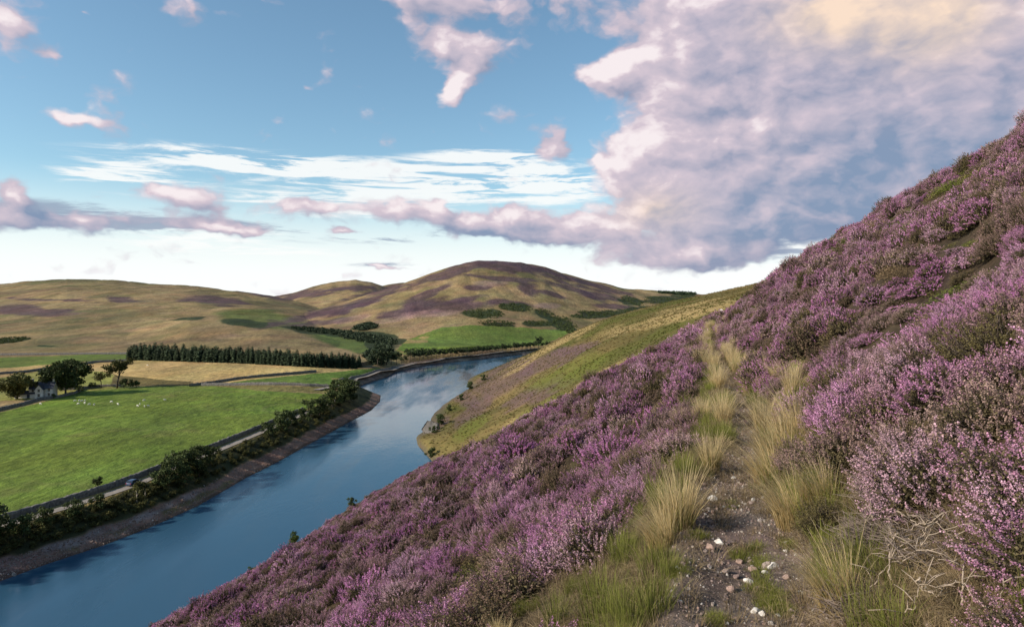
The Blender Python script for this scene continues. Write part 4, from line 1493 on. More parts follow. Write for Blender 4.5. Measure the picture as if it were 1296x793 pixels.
for px, py, sc_, k_, lb in [(778, 588, 1.75, 0, 'large round heather cushion with a dark shaded flank, well left of the path'),
                            (872, 545, 1.2, 2, 'grey-violet heather cushion just left of the path where it narrows'),
                            (706, 668, 1.35, 3, 'broad bright heather cushion above the grassy pocket'),
                            (1015, 590, 0.85, 1, 'small vivid purple heather between the blond grass clumps'),
                            (1048, 668, 0.75, 4, 'small sparse heather plant beside the blond tuft right of the path')]:
    x, y, z = nhit(px, py)
    t = thing('heather_bush', lb, 'heather', (x, y, z - .03), random.uniform(0, 6.28), (sc_, sc_, sc_ * .85), 'heather bushes near the path')
    for nm, me in zip(('woody_stems', 'leaves', 'flower_spikes'), NEAR[k_]):
        link(nm, me, t)
print('bushes', len(o_), 'rest', len(rest), float(dist[o_].max()))
# everything else: one carpet
PN = [X[rest], Y[rest], Z[rest]]
X2, Y2, Z2 = bush_set(60000, 9.5, 26)
k = thin(X2, Y2, 0.37); X2, Y2, Z2 = X2[k], Y2[k], Z2[k]
X3, Y3, Z3 = bush_set(120000, 26, 75)
k = thin(X3, Y3, 0.46); X3, Y3, Z3 = X3[k], Y3[k], Z3[k]
X4, Y4, Z4 = bush_set(120000, 75, 290)
k = thin(X4, Y4, 0.75); X4, Y4, Z4 = X4[k], Y4[k], Z4[k]
NEARJ = [join_meshes('heather_near', m) for m in NEAR[:3]]
LOW = [low_proto(900, .42, .26, .022, 260), low_proto(900, .42, .26, .022, 261), low_proto(260, .46, .26, .06, 262), low_proto(260, .46, .26, .06, 263)]
HL = lib('heather_kinds', NEARJ + MID + FAR + LOW)
Xa = np.concatenate([PN[0], X2, X3, X4]); Ya = np.concatenate([PN[1], Y2, Y3, Y4]); Za = np.concatenate([PN[2], Z2, Z3, Z4])
lv = np.concatenate([np.zeros(len(PN[0])), np.where(np.hypot(X2, Y2) < 12, 0, 1), np.where(np.hypot(X3, Y3) < 45, 1, 2), np.full(len(X4), 2)]).astype(int)
na = len(Xa)
idx = np.where(lv == 0, g.integers(0, 3, na), np.where(lv == 1, g.integers(3, 7, na), g.integers(7, 11, na)))
low = low_spots(Xa, Ya) | (g.random(na) < 0.035)
idx = np.where(low, np.where(lv < 2, 11, 13) + g.integers(0, 2, na), idx)
rot = rotations(Xa, Ya, g)
sa, ta = st(Xa, Ya)
lum = heath_lumps(sa, ta)
drift = fbm(sa / 5.5, ta / 2.2, 3, 305)
base = np.concatenate([np.full(len(PN[0]), 1.0), np.full(len(X2), 1.0), np.full(len(X3), 1.15), np.full(len(X4), 1.6)])
hs = np.clip(0.95 + 1.0 * lum + 0.4 * drift, 0.35, 1.25) * g.uniform(0.8, 1.2, na)
big = np.exp(g.normal(0, 0.24, na)) * np.where(lv == 0, 0.85, 0.82)
scl = np.stack([big * base * g.uniform(1.05, 1.7, na), big * base * g.uniform(0.75, 1.05, na), big * base * hs * np.where(lv == 2, 0.75, 0.9)], 1)
scatter('heather_carpet', 'carpet of purple heather covering the whole hillside', 'heather', HL, np.stack([Xa, Ya, Za - 0.03], 1), rot, scl, idx)
print('carpet', na, np.bincount(lv))


# ------------------------------------------------------------------ grass
def blades(n, H, spread, lean, w, seed, mat, name, R=0.06, curl=1.0, v0=0.0):
    r = np.random.default_rng(seed)
    a = r.uniform(0, 6.283, n); q = np.sqrt(r.random(n)) * R
    b = np.stack([np.cos(a) * q, np.sin(a) * q, np.full(n, -0.02)], 1)
    L = H * r.uniform(0.45, 1.1, n)
    out = np.stack([np.cos(a), np.sin(a), np.zeros(n)], 1) * (spread * r.uniform(0.1, 1.0, n))[:, None] + np.array(lean)[None] + r.normal(0, 0.08, (n, 3)) * np.array([1, 1, 0])
    nseg = 5
    side = np.stack([-np.sin(a + r.normal(0, .8, n)), np.cos(a + r.normal(0, .8, n)), np.zeros(n)], 1)
    rows, va = [], []
    for k in range(nseg):
        f = k / (nseg - 1)
        p = b + np.array([0, 0, 1]) * (L * (f - 0.28 * curl * f ** 2.4 * np.minimum(1.6, np.linalg.norm(out, axis=1))))[:, None] + out * (L * (0.25 * f + 0.75 * f * f))[:, None]
        ww = w * (1 - 0.85 * f)
        rows += [p - side * ww / 2, p + side * ww / 2]
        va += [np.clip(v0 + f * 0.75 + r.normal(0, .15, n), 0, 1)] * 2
    Vv = np.stack(rows, 1).reshape(-1, 3)
    vv = np.stack(va, 1).reshape(-1)
    o = np.arange(n)[:, None] * nseg * 2
    Fs = np.concatenate([o + np.array([[2 * k, 2 * k + 1, 2 * k + 3, 2 * k + 2]]) for k in range(nseg - 1)])
    me = mesh_np(name, Vv, Fs, vattr=vv)
    me.materials.append(mat)
    return me


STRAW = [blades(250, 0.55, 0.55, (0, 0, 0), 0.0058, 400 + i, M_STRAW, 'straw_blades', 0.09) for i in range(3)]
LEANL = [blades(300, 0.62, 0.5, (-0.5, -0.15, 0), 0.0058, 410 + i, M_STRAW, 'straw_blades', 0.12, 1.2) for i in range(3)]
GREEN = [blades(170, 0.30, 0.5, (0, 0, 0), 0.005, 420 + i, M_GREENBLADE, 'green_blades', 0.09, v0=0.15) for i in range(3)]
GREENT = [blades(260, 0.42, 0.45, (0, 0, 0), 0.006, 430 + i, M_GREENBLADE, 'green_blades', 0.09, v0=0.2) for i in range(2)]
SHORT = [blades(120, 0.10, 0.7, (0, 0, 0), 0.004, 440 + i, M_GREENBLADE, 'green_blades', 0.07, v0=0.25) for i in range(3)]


def tuft(loc, straw, green, sc_, label, group, rz=None):
    t = thing('grass_tuft', label, 'grass tuft', loc, random.uniform(0, 6.28) if rz is None else rz, sc_, group)
    if straw is not None: link('straw_blades', straw, t)
    if green is not None: link('green_blades', green, t)
    return t


G_TUFT = 'tufts of grass beside the path'
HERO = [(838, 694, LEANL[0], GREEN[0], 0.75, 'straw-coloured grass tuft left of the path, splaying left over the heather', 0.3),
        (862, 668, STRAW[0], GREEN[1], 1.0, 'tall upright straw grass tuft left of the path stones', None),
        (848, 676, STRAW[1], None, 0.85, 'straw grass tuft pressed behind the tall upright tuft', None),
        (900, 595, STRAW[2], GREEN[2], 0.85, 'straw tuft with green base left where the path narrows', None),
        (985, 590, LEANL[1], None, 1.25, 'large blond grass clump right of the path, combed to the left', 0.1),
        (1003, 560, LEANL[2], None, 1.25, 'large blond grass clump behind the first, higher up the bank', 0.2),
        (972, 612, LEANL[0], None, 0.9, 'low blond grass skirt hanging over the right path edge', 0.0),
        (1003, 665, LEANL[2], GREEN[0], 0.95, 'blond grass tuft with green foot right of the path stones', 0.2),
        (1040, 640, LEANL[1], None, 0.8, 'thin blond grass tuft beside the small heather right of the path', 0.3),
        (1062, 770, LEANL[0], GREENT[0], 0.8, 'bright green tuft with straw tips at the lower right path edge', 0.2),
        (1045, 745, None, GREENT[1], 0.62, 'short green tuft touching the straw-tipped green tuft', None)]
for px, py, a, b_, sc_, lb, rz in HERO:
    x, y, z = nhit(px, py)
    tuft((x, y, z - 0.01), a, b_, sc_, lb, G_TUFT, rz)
for i in range(36):                               # both edges of the trail, away to the bend
    s = 7.8 + (i / 35) ** 1.1 * 50 + random.uniform(-.6, .6)
    sd_ = -1 if i % 2 else 1
    if random.random() < .22:
        continue
    d = sd_ * (path_half(s) + (0.16 if sd_ > 0 else 0.0) + random.uniform(0.05, 0.35 + (0.5 if random.random() < .3 else 0)))
    t = float(path_t(s) + d)
    x, y = 0.3168 * s + 0.9485 * t, 0.9485 * s - 0.3168 * t
    tuft((x, y, gz_hill(x, y) - 0.02), (STRAW if sd_ < 0 else LEANL)[i % 3], GREEN[i % 3] if random.random() < .35 else None, random.uniform(0.4, 0.85),
         'straw grass tuft along the %s edge of the receding path' % ('left' if sd_ < 0 else 'right'), G_TUFT)
for i in range(20):                               # green pocket at the bottom left of the path
    s, d = 4.5 + random.uniform(-.75, .9), -1.2 + random.uniform(-.6, .6)
    x, y = 0.3168 * s + 0.9485 * d, 0.9485 * s - 0.3168 * d
    tuft((x, y, gz_hill(x, y) - 0.02), STRAW[i % 3] if i % 9 == 0 else None, GREEN[i % 3] if i % 2 else GREENT[i % 2], random.uniform(0.22, 0.42),
         'green grass tuft in the pocket below the path at the bottom', G_TUFT)

# loose low grass: verges, path islands, spur
gl = lib('grass_kinds', SHORT + GREEN + STRAW[:2])
P, S, I, Rr = [], [], [], []
for i in range(1500):
    s = 3 + random.random() ** 1.6 * 45
    sd_ = random.choice((-1, 1))
    d = sd_ * (path_half(s) * random.uniform(0.85, 1.15) + abs(random.gauss(0, 0.28)))
    if sd_ > 0 and s < 5.2 and random.random() < .6:
        continue
    t = float(path_t(s)) + d
    P.append((0.3168 * s + 0.9485 * t, 0.9485 * s - 0.3168 * t)); S.append(random.uniform(.5, 1.1)); I.append(random.choice((0, 1, 2, 0, 1, 2, 3, 4, 5, 6 if s > 9 else 0)))
for px, py, n, sp_ in [(960, 715, 26, 14), (968, 745, 40, 18), (975, 765, 26, 12), (935, 705, 14, 9), (905, 785, 16, 8), (955, 695, 12, 8), (900, 560, 10, 8), (990, 775, 10, 8), (925, 640, 10, 6),
                       (1000, 690, 20, 10), (855, 720, 34, 16), (830, 745, 30, 14), (880, 680, 16, 9)]:
    for _ in range(n):
        x, y, z = nhit(px + random.gauss(0, sp_ * .6), py + random.gauss(0, sp_ * .35))
        P.append((x, y)); S.append(random.uniform(.35, .8)); I.append(random.randint(0, 2))
P = np.array(P); Zg = hill_z(P[:, 0], P[:, 1])
n = len(P)
scatter('low_grass', 'short green grass on the verges and between the path stones', 'grass', gl, np.stack([P[:, 0], P[:, 1], Zg - 0.012], 1),
        np.stack([np.zeros(n), np.zeros(n), g.uniform(0, 6.28, n)], 1), np.repeat(np.array(S)[:, None], 3, 1), np.array(I))

M_THATCH = leaf_mat('dead_thatch_blades', (0.10, 0.07, 0.04), (0.40, 0.30, 0.16), 0.15)
THATCH = [blades(70, 0.17, 1.5, (0, 0, 0), 0.0032, 470 + i, M_THATCH, 'thatch', 0.10, 2.2) for i in range(3)]
tn = 6500
s = 2.6 + g.random(tn) ** 1.8 * 40
sg = np.where(g.random(tn) < .5, -1, 1)
d = sg * (path_half(s) * g.uniform(0.8, 1.1, tn) + np.abs(g.normal(0, .3, tn)))
m = (s < 5.6) & (g.random(tn) < .55)
d = np.where(m, np.where(g.random(tn) < .55, g.uniform(.3, 1.25, tn), g.uniform(-1.6, -.4, tn)), d)
m = ~m & (g.random(tn) < .12)
d = np.where(m, g.uniform(-1, 1, tn) * path_half(s), d)
t = path_t(s) + d
X, Y = 0.3168 * s + 0.9485 * t, 0.9485 * s - 0.3168 * t
scatter('dead_thatch', 'matted dead grass and heather litter along the path edges', 'dead grass', lib('thatch_kinds', THATCH), np.stack([X, Y, hill_z(X, Y) - .004], 1),
        np.stack([g.normal(0, .25, tn), g.normal(0, .25, tn), g.uniform(0, 6.28, tn)], 1), np.repeat(g.uniform(.4, 1.1, tn)[:, None], 3, 1), g.integers(0, 3, tn))
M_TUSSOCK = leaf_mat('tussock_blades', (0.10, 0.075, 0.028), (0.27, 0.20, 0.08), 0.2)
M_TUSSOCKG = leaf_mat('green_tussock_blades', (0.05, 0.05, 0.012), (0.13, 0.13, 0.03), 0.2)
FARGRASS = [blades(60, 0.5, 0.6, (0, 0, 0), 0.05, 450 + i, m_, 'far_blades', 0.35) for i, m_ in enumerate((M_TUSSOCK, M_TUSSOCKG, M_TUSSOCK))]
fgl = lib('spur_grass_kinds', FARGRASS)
Xs, Ys = polar(60000, 120, 560, -14, 22, g)
ss, ts = st(Xs, Ys); es = ss - rib_end(ts)
Zs = hill_z(Xs, Ys)
m = (es > 4) & (Zs > WATER + 1.5)
Xs, Ys, Zs = Xs[m], Ys[m], Zs[m]
wn = fbm(Xs / 30, Ys / 18, 4, 63)
m = g.random(len(Xs)) < 0.35
Xs, Ys, Zs, wn = Xs[m], Ys[m], Zs[m], wn[m]
n = len(Xs)
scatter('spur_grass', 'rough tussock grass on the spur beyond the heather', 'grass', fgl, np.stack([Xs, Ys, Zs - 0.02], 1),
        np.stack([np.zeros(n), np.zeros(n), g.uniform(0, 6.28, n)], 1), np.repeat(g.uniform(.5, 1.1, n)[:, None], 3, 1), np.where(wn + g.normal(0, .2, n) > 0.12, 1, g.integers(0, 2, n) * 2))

# ------------------------------------------------------------------ stones on the trail
SR = [rock_mesh('stone', M_STONE, 500 + i, 2, 0.5, random.uniform(.55, .8)) for i in range(6)]
SW = [rock_mesh('stone', M_WHITESTONE, 520 + i, 3, 0.5, random.uniform(.6, .8)) for i in range(4)]
SP = [rock_mesh('stone', M_PINKSTONE, 530 + i, 3, 0.5, random.uniform(.6, .8)) for i in range(3)]
HEROST = [(976, 718, 20, SW[0], 'largest bright white stone in the middle of the path'), (911, 687, 15, SW[1], 'flat white stone on the path beside the pinkish one'),
          (897, 694, 16, SP[0], 'pale pinkish stone on the path beside the flat white stone'), (957, 774, 15, SW[2], 'rounded bluish-white stone at the bottom of the path'),
          (947, 737, 15, SW[3], 'white stone at the edge of the grass island on the path'), (968, 725, 10, SW[1], 'small white stone touching the largest white stone'),
          (901, 633, 14, SW[2], 'pale grey stone highest up on the left path edge'), (924, 746, 18, SP[1], 'dull pink upright stone left of the grass island'),
          (858, 720, 10, SW[0], 'white stone in the grass at the left path edge'), (938, 712, 13, SP[2], 'pinkish stone between the two grass islands'),
          (952, 722, 14, SP[0], 'flat grey-pink stone left of the largest white stone'), (1212, 748, 17, SP[1], 'large pink stone under the bleached roots at right'),
          (1218, 731, 12, SP[2], 'smaller pink stone above the large one under the roots'), (1205, 735, 9, SP[0], 'narrow pink stone beside the pair under the roots'),
          (862, 762, 9, SW[3], 'pale stone at the lower left path edge'), (930, 783, 13, SP[2], 'pinkish flat stone at the bottom edge of the path'),
          (995, 732, 12, SP[1], 'reddish stone right of the largest white stone'), (1012, 750, 10, SW[0], 'pale stone near the green tuft on the path')]
for i, (px, py, w_, me, lb) in enumerate(HEROST):
    x, y, z = nhit(px, py)
    sz = w_ * y / F * 1.05
    o = link('stone', me, None, (x, y, z + sz * 0.08), random.uniform(0, 6.28), (sz, sz * random.uniform(.8, 1), sz * random.uniform(.85, 1.05)))
    tag(o, lb, 'stone', 'stones on the path')
for px, py, w_, lb in [(913, 397, 11, 'white boulder beside the path at the far bend'), (907, 402, 7, 'grey-white rock below the boulder at the far bend'), (919, 403, 6, 'small pale rock right of the boulder at the far bend')]:
    x, y, z = nhit(px, py)
    sz = w_ * y / F
    tag(link('boulder', SW[1], None, (x, y, z + sz * .25), random.uniform(0, 6), sz), lb, 'rock')
for i in range(262):
    s = 3.3 + random.random() ** 1.5 * 9
    d = random.uniform(-1, 1) * path_half(s) * 1.1
    if s < 5.5 and random.random() < .3:
        d = random.uniform(.4, .95)
    t = float(path_t(s)) + d
    x, y = 0.3168 * s + 0.9485 * t, 0.9485 * s - 0.3168 * t
    sz = min(0.075, 0.022 * math.exp(random.gauss(0.25, 0.5)))
    o = link('stone', random.choice(SR + SR + SW[:1] + SP[:2]), None, (x, y, gz_hill(x, y) + sz * .12), random.uniform(0, 6.28), (sz, sz * random.uniform(.7, 1), sz * random.uniform(.7, 1)))
    tag(o, 'small rough stone lying loose on the earth path', 'stone', 'stones on the path')
# grit
gn = 24000
s = 2.8 + g.random(gn) ** 1.7 * 16
d = g.uniform(-1, 1, gn) * path_half(s) * 1.15
m = (s < 5.5) & (g.random(gn) < .35)
d = np.where(m, g.uniform(.3, 1.0, gn), d)
t = path_t(s) + d
X, Y = 0.3168 * s + 0.9485 * t, 0.9485 * s - 0.3168 * t
Z = hill_z(X, Y)
sz = 0.008 * np.exp(g.normal(0.1, 0.6, gn))
scatter('path_grit', 'grit and tiny stones covering the earth path', 'gravel', lib('grit_kinds', SR), np.stack([X, Y, Z + sz * .1], 1),
        g.uniform(0, 6.28, (gn, 3)), np.repeat(sz[:, None], 3, 1), g.integers(0, 6, gn))
# shore stones along the drawdown beach of the near shore
SHS = [rock_mesh('shore_stone', simple_mat('shore_stone_%d' % i, c_, 0.95, 0.3, 2.0), 560 + i, 1, 0.5, .6) for i, c_ in enumerate([(0.20, 0.13, 0.10), (0.27, 0.21, 0.18), (0.15, 0.10, 0.08), (0.30, 0.26, 0.235), (0.22, 0.15, 0.12), (0.25, 0.19, 0.16)])]
gn = 4500
kk = g.uniform(-70, 480, gn)
ptsx = np.array([a for a, _ in SHORE_PX[:15]])
sx, sy = np.interp(kk, ptsx, SHORE[:15, 0]), np.interp(kk, ptsx, SHORE[:15, 1])
off = g.uniform(0.2, 5.0, gn)
sx = sx - off * 0.97; sy = sy + off * 0.2
m = shore_dist(sx, sy) > 0.2
sx, sy = sx[m], sy[m]
sz = 0.28 * np.exp(g.normal(0, .45, len(sx)))
scatter('shore_stones', 'stones strewn over the bare lake shore', 'stones', lib('shore_stone_kinds', SHS), np.stack([sx, sy, valley_z(sx, sy) + .02], 1),
        g.uniform(0, 6.28, (len(sx), 3)), np.repeat(sz[:, None], 3, 1), g.integers(0, 6, len(sx)))

# ------------------------------------------------------------------ bleached heather roots and dead twigs
def crop(a):
    return [(1060 + x * 0.294, 560 + y * 0.294) for x, y in a]


ROOTS = [([(210, 530), (260, 510), (270, 480), (330, 470), (400, 450), (460, 435)], .0085, 'thick bleached root bending right in the middle of the tangle'),
         ([(225, 660), (225, 590), (270, 540), (340, 520), (400, 490), (520, 490)], .007, 'long pale root rising from the soil and running right'),
         ([(350, 720), (360, 695), (420, 710), (500, 718), (545, 745), (620, 770), (690, 775), (715, 740)], .007, 'bleached root snaking along the bare soil at the bottom right'),
         ([(530, 750), (545, 700), (545, 640), (530, 600), (560, 570)], .0075, 'upright pale root standing beside the pink stones'),
         ([(260, 790), (330, 770), (350, 745), (420, 735)], .006, 'short bleached root at the bottom edge of the soil'),
         ([(200, 370), (250, 400), (330, 420), (390, 440), (420, 410), (470, 430)], .006, 'pale forked branch lying over the grey twigs'),
         ([(60, 195), (110, 270), (165, 290), (200, 300)], .005, 'thin dry branch hooked above the grey twig tangle'),
         ([(120, 235), (160, 270), (200, 290)], .004, 'short dry spur beside the hooked branch'),
         ([(130, 680), (180, 640), (225, 625), (232, 590)], .005, 'curved pale root joining the long root at left'),
         ([(0, 440), (80, 430), (160, 410), (260, 440)], .004, 'thin bleached stem reaching left towards the path'),
         ([(260, 460), (330, 455), (410, 460), (470, 445), (520, 470)], .005, 'pale stem running straight right above the soil hollow'),
         ([(340, 500), (360, 540), (330, 590), (280, 610)], .004, 'thin root drooping into the mossy hollow')]
for pts, r_, lb in ROOTS:
    P3 = []
    q = crop(pts)
    for j, (px, py) in enumerate(q):
        x, y, z = nhit(px, py)
        lift = 0.11 + 0.05 * math.sin(j * 1.7 + len(pts))
        P3.append(Vector((x * (1 - .012), y * (1 - .012), z + lift)))
    Pd = []
    for a, b_ in zip(P3[:-1], P3[1:]):            # refine with a wobble
        for k in range(5):
            w_ = a.lerp(b_, k / 5)
            Pd.append(w_ + Vector((random.gauss(0, .005), random.gauss(0, .005), random.gauss(0, .005))))
    Pd.append(P3[-1])
    n = len(Pd)
    rads = [max(.0015, 0.6 * r_ * (1.0 - 0.7 * j / n) * random.uniform(.85, 1.15)) for j in range(n)]
    mb = MB(); mb.tube(Pd, rads, 6)
    o0 = Pd[0].copy()
    mb.v = [tuple(Vector(v) - o0) for v in mb.v]
    o = tag(link('dead_root', mb.mesh('dead_root', M_DEADWOOD, True), None, o0), lb, 'dead branch', 'bleached heather roots')
    mb = MB()
    for _ in range(7):
        j = random.randrange(2, n)
        p = Pd[j] - o0
        dv = Vector((random.gauss(0, 1), random.gauss(0, .6), random.uniform(.0, .7))).normalized() * random.uniform(.05, .16)
        mb.tube([p, p + dv * .5 + Vector((0, 0, .01)), p + dv], [.003, .0022, .001], 4)
    link('side_twigs', mb.mesh('side_twigs', M_DEADWOOD, True), o)


def twig_heap(n, R, seed):
    r = random.Random(seed)
    mb = MB()
    for _ in range(n):
        a = r.uniform(0, 6.28); q = R * math.sqrt(r.random())
        p = Vector((math.cos(a) * q, math.sin(a) * q, r.uniform(0, .07) + (0.35 * math.cos(a) * q)))
        dv = Vector((r.gauss(0, 1), r.gauss(0, 1), r.uniform(-.1, .6))).normalized()
        L = r.uniform(.06, .18)
        k = Vector((r.gauss(0, .04), r.gauss(0, .04), r.gauss(0, .03)))
        mb.tube([p, p + dv * L * .5 + k, p + dv * L], [.0024, .0019, .0009], 3)
    return mb.mesh('dead_twigs', M_DEADTWIG)


M_DEADTWIG = simple_mat('grey_twigs', (0.15, 0.115, 0.095), 0.9, 0.4, 15)
for px, py, n, R, lb in [(1125, 672, 420, .2, 'grey heap of dead heather twigs above the bleached roots'), (1095, 690, 200, .16, 'brown dead twigs spilling towards the green tuft'),
                         (1090, 770, 300, .16, 'low grey twig cushion at the bottom right beside the soil'), (1145, 625, 260, .25, 'dry brown twigs in the hollow below the upper heather'),
                         (800, 610, 300, .3, 'grey dead heather patch left of the path below the upright tuft'), (1190, 690, 260, .25, 'dead twigs under the heather at far right')]:
    x, y, z = nhit(px, py)
    tag(link('dead_twigs', twig_heap(n, R, int(px)), None, (x, y, z)), lb, 'dead twigs', 'heaps of dead heather twigs')


# ------------------------------------------------------------------ sun, sky and clouds
SUN_AZ, SUN_EL = math.radians(-112), math.radians(28)      # from +Y, negative is left
sd_ = Vector((math.sin(SUN_AZ) * math.cos(SUN_EL), math.cos(SUN_AZ) * math.cos(SUN_EL), math.sin(SUN_EL)))
sun = bpy.data.lights.new('sun', 'SUN')
sun.energy = 3.6
sun.angle = math.radians(2.0)
sun.color = (1.0, 0.89, 0.76)
so = bpy.data.objects.new('sun', sun)
COL.objects.link(so)
so.rotation_euler = sd_.to_track_quat('Z', 'Y').to_euler()

W = bpy.data.worlds.new('World')
SC.world = W
W.use_nodes = True
nt = W.node_tree
nt.nodes.clear()
b = NB(nt)
geo = b.node('ShaderNodeTexCoord').outputs['Generated']
sx_ = b.node('ShaderNodeSeparateXYZ'); nt.links.new(geo, sx_.inputs[0])
az = b.m('ARCTAN2', sx_.outputs[0], sx_.outputs[1])
el = b.m('ARCSINE', sx_.outputs[2])
cmb = b.node('ShaderNodeCombineXYZ'); nt.links.new(az, cmb.inputs[0]); nt.links.new(el, cmb.inputs[1])
AE = cmb.outputs[0]


def dirpx(px, py):
    u, v = ray(px, py)
    return math.atan(u), math.atan(v / math.sqrt(1 + u * u))


def blob_nodes(bb, vec, blobs):
    tot = None
    for px, py, rx, ry, rot, wgt in blobs:
        a, e = dirpx(px, py)
        u, v = ray(px, py)
        ka = 1 / (1 + u * u) / F
        ke = 1 / math.sqrt(1 + u * u) / F
        mp = bb.mapping(vec, (rx * ka, ry * ke, 1), (a, e, 0), (0, 0, math.radians(rot)), 'TEXTURE')
        gr = bb.node('ShaderNodeTexGradient', gradient_type='QUADRATIC_SPHERE')
        nt_ = bb.nt
        nt_.links.new(mp, gr.inputs[0])
        tot = bb.m('MULTIPLY_ADD', gr.outputs['Fac'], wgt, tot if tot is not None else 0.0)
    return tot


CUM = [  # photo column, row, radii, rotation, weight
    (860, 70, 150, 110, 0, 2.0), (775, 88, 80, 34, 8, 1.6), (960, 60, 190, 120, 0, 2.0), (1110, 60, 220, 130, 0, 2.2), (1290, 60, 220, 150, 0, 2.4),
    (860, 180, 120, 90, 0, 1.8), (800, 205, 110, 45, -12, 1.5), (960, 190, 190, 110, 0, 2.2), (1120, 190, 250, 125, 10, 2.6), (1290, 190, 200, 100, 20, 2.4),
    (830, 260, 130, 50, 0, 1.7), (960, 285, 200, 60, 6, 1.8), (730, 280, 130, 34, 0, 1.3), (860, 325, 190, 32, 0, 1.4), (1080, 250, 180, 60, 14, 1.6),
    (700, 182, 34, 30, 0, 1.4), (900, 20, 160, 80, 0, 1.5),
    (500, 266, 100, 32, 0, 1.3), (549, 263, 28, 26, 0, 1.4), (590, 284, 160, 32, 0, 1.35), (400, 262, 95, 28, 0, 1.0), (215, 245, 110, 36, 0, 1.3), (250, 262, 100, 28, 0, .7),
    (100, 276, 240, 26, 0, 0.9), (-60, 270, 200, 32, 0, 1.2), (260, 284, 130, 20, 0, 1.1), (680, 292, 130, 28, 0, 1.4), (760, 300, 130, 28, 0, 1.4), (290, 285, 120, 12, 0, 1.0), (640, 268, 60, 20, 0, 1.2), (435, 297, 36, 7, 0, 1.3), (487, 336, 50, 5, 0, 1.0), (20, 245, 50, 18, 0, 1.1),
    (552, 58, 70, 40, 0, 1.2), (598, 72, 70, 46, 0, 1.4), (578, 108, 40, 46, 0, 1.5), (640, 10, 220, 56, 0, 0.7), (540, -5, 180, 40, 0, 0.6), (635, 148, 44, 22, 0, 0.45),
    (15, 28, 80, 50, 10, 0.95), (95, 145, 85, 15, -8, 1.2), (105, 15, 40, 16, -15, 0.7), (247, 22, 40, 26, -25, 0.65), (390, 113, 24, 14, 0, 0.4), (60, 60, 50, 20, 0, .5)]


def density_group():
    ng = bpy.data.node_groups.new('cloud_density', 'ShaderNodeTree')
    ng.interface.new_socket('Vector', in_out='INPUT', socket_type='NodeSocketVector')
    ng.interface.new_socket('Density', in_out='OUTPUT', socket_type='NodeSocketFloat')
    ng.interface.new_socket('Relief', in_out='OUTPUT', socket_type='NodeSocketFloat')
    gb = NB(ng)
    gi, go = ng.nodes.new('NodeGroupInput'), ng.nodes.new('NodeGroupOutput')
    vec = gi.outputs[0]
    wv = gb.noise(gb.mapping(vec, (1, 1.5, 1)), 9.0, 4, 0.6, True)
    wv = gb.vm('MULTIPLY', gb.vm('SUBTRACT', wv, (0.5, 0.5, 0.5)), (0.10, 0.06, 0.0))
    p2 = gb.vm('ADD', vec, wv)
    B = blob_nodes(gb, p2, CUM)
    B = gb.m('MINIMUM', B, 1.25)
    f = gb.noise(gb.mapping(p2, (1, 1.7, 1)), 8.0, 8, 0.6)
    n_ = gb.m('MULTIPLY', gb.m('SUBTRACT', f, 0.5), 1.9)
    for sc_, am in ((10.0, 0.42), (21.0, 0.36), (44.0, 0.24)):      # billows
        vo = gb.node('ShaderNodeTexVoronoi', feature='SMOOTH_F1', voronoi_dimensions='2D')
        gb.put(vo.inputs['Vector'], gb.mapping(p2, (1, 1.5, 1)))
        vo.inputs['Scale'].default_value = sc_
        vo.inputs['Smoothness'].default_value = 0.25
        n_ = gb.m('ADD', n_, gb.m('MULTIPLY', gb.m('SUBTRACT', 0.42, vo.outputs['Distance']), am))
    d = gb.m('SUBTRACT', gb.m('ADD', gb.m('MULTIPLY', B, 1.15), n_), 0.2)
    ng.links.new(d, go.inputs[0])
    ng.links.new(n_, go.inputs[1])
    return ng


DG = density_group()


def dens(vec):
    n = b.node('ShaderNodeGroup'); n.node_tree = DG
    nt.links.new(vec, n.inputs[0])
    return n.outputs[0], n.outputs[1]


d0, n0 = dens(AE)
d1, n1_ = dens(b.vm('ADD', AE, (-0.020, 0.017, 0.0)))
sky = b.node('ShaderNodeTexSky', sky_type='NISHITA')
sky.sun_disc = False
sky.sun_elevation = SUN_EL
sky.sun_rotation = SUN_AZ % (2 * math.pi)
sky.altitude = 300
sky.air_density = 1.0
sky.dust_density = 0.6
sky.ozone_density = 2.5
STR, EXPO = 0.15, 0.72
k = 1.0 / STR / 2 ** EXPO
base = b.mix(1.0, sky.outputs[0], (0.63, 0.70, 0.64), 'MULTIPLY')
# a bright veil of thin haze low over the hills
veil = b.rng(el, 0.02, 0.175, 1.0, 0.0, True)
base = b.mix(b.m('MULTIPLY', veil, 0.97), base, (1.0 * k, 1.02 * k, 1.03 * k))
# thin white streaks
stv = b.noise(b.mapping(AE, (1.0, 10.0, 1), rot=(0, 0, 0.03)), 6.5, 8, 0.66, dist=0.5)
smask = b.m('MINIMUM', blob_nodes(b, AE, [(330, 205, 330, 28, 0, 1.6), (560, 230, 330, 36, -2, 1.7), (150, 222, 160, 34, 0, 1.5), (620, 200, 160, 26, 0, 1.4), (430, 255, 330, 44, 0, 1.1), (250, 300, 330, 30, 0, .9), (700, 235, 140, 50, 0, 1.2),
                                          (960, 325, 330, 34, 4, 1.6), (1040, 300, 260, 26, 12, 1.2), (330, 318, 320, 14, 0, .9), (1200, 130, 60, 24, -10, 1.0)]), 1.0)
stk = b.rng(b.m('MULTIPLY', smask, b.rng(stv, 0.40, 0.62, 0.0, 1.6)), 0.12, 0.75, 0, 1, True)
base = b.mix(b.m('MULTIPLY', stk, 0.9), base, (0.98 * k, 1.0 * k, 0.99 * k))
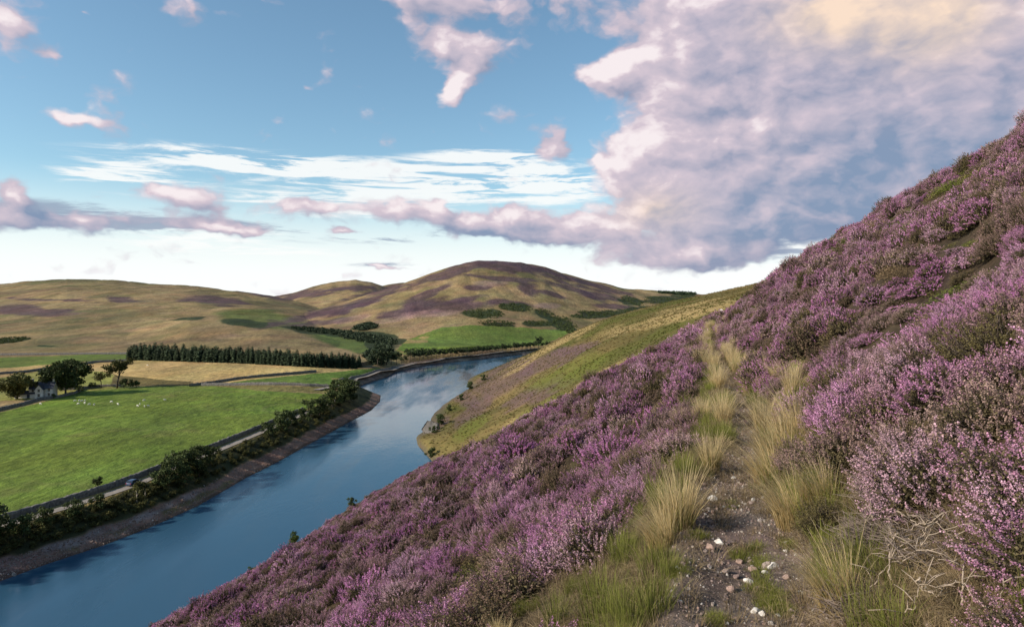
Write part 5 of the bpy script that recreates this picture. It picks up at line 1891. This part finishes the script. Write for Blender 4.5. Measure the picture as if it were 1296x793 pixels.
# low blue-grey streaks
gmask = b.m('MINIMUM', blob_nodes(b, AE, [(110, 276, 290, 34, 0, 1.9), (620, 292, 230, 26, 0, 1.0), (440, 300, 230, 18, 0, 1.0), (930, 322, 260, 30, 3, 1.2), (300, 290, 160, 20, 0, 1.1), (490, 336, 90, 8, 0, 1.2), (1050, 285, 200, 30, 12, .9)]), 1.0)
gn_ = b.noise(b.mapping(AE, (1.0, 7.0, 1), (3.1, 1.7, 0), (0, 0, -0.02)), 6.5, 8, 0.64, dist=0.6)
gst = b.rng(b.m('MULTIPLY', gmask, b.rng(gn_, 0.40, 0.62, 0.0, 1.6)), 0.15, 0.8, 0, 1, True)
base = b.mix(b.m('MULTIPLY', gst, 0.85), base, (0.30 * k, 0.37 * k, 0.50 * k))
# cumulus: sunlit flank against shaded body
rel = b.m('SUBTRACT', n0, n1_)
slope = b.m('SUBTRACT', b.m('SUBTRACT', d0, d1), rel)
lit = b.m('ADD', b.m('MULTIPLY', rel, 0.72), b.m('MULTIPLY', slope, 0.44))
lit = b.m('ADD', lit, 0.40)
warm = b.m('MINIMUM', blob_nodes(b, AE, [(820, 200, 190, 190, 0, 1.2), (800, 80, 150, 90, 0, .9), (780, 270, 160, 80, 0, .9), (1060, 10, 200, 60, 0, 1.1), (1180, 25, 200, 90, 0, 1.2), (215, 240, 160, 40, 0, 1.0), (540, 258, 220, 40, 0, .9), (580, 90, 80, 80, 0, 1.0), (95, 145, 90, 30, 0, 1.2), (20, 30, 100, 70, 0, .6)]), 1.0)
cold = b.m('MINIMUM', blob_nodes(b, AE, [(1160, 200, 360, 130, 0, 1.5), (1000, 280, 330, 100, 0, 1.3), (90, 278, 280, 34, 0, 1.7), (620, 292, 200, 26, 0, 1.1), (1250, 260, 240, 90, 0, 1.2)]), 1.0)
lit = b.m('ADD', lit, b.m('SUBTRACT', b.m('MULTIPLY', warm, 0.28), b.m('MULTIPLY', cold, 0.26)), clamp=True)
shade = b.mix(cold, (0.30 * k, 0.335 * k, 0.465 * k), (0.235 * k, 0.315 * k, 0.465 * k))
cream = b.m('MINIMUM', blob_nodes(b, AE, [(1060, 15, 190, 80, 0, 1.6), (1180, 25, 190, 100, 0, 1.8), (830, 265, 110, 50, 0, .9)]), 1.0)
bright = b.mix(cream, (0.84 * k, 0.68 * k, 0.73 * k), (0.98 * k, 0.76 * k, 0.60 * k))
ccol = b.mix(lit, shade, bright)
hi = b.rng(lit, 0.70, 1.05, 0.0, 0.8)
ccol = b.mix(b.m('MULTIPLY', hi, b.m('SUBTRACT', 1.0, cream)), ccol, (1.0 * k, 0.94 * k, 0.94 * k))
alpha = b.rng(d0, -0.04, 0.52, 0.0, 0.98, True)
final = b.mix(alpha, base, ccol)
bg = b.node('ShaderNodeBackground')
nt.links.new(final, bg.inputs[0])
bg.inputs[1].default_value = STR
wo = b.node('ShaderNodeOutputWorld')
nt.links.new(bg.outputs[0], wo.inputs[0])

# ------------------------------------------------------------------ camera and render settings
cam = bpy.data.cameras.new('camera')
cam.sensor_width = 36.0
cam.lens = 24.0
cam.shift_y = -(396.5 - HY) / PW
cam.clip_start = 0.05
cam.clip_end = 30000
co = bpy.data.objects.new('camera', cam)
COL.objects.link(co)
co.rotation_euler = (math.radians(90), 0, 0)
SC.camera = co
SC.view_settings.view_transform = 'Standard'
SC.view_settings.look = 'None'
SC.view_settings.exposure = EXPO
SC.view_settings.gamma = 1.0
SC.view_settings.use_curve_mapping = False
SC.cycles.max_bounces = 5
SC.cycles.diffuse_bounces = 2
SC.cycles.glossy_bounces = 2
SC.cycles.transmission_bounces = 2
SC.cycles.use_denoising = True
SC.world.cycles.sampling_method = 'MANUAL'
SC.world.cycles.sample_map_resolution = 512
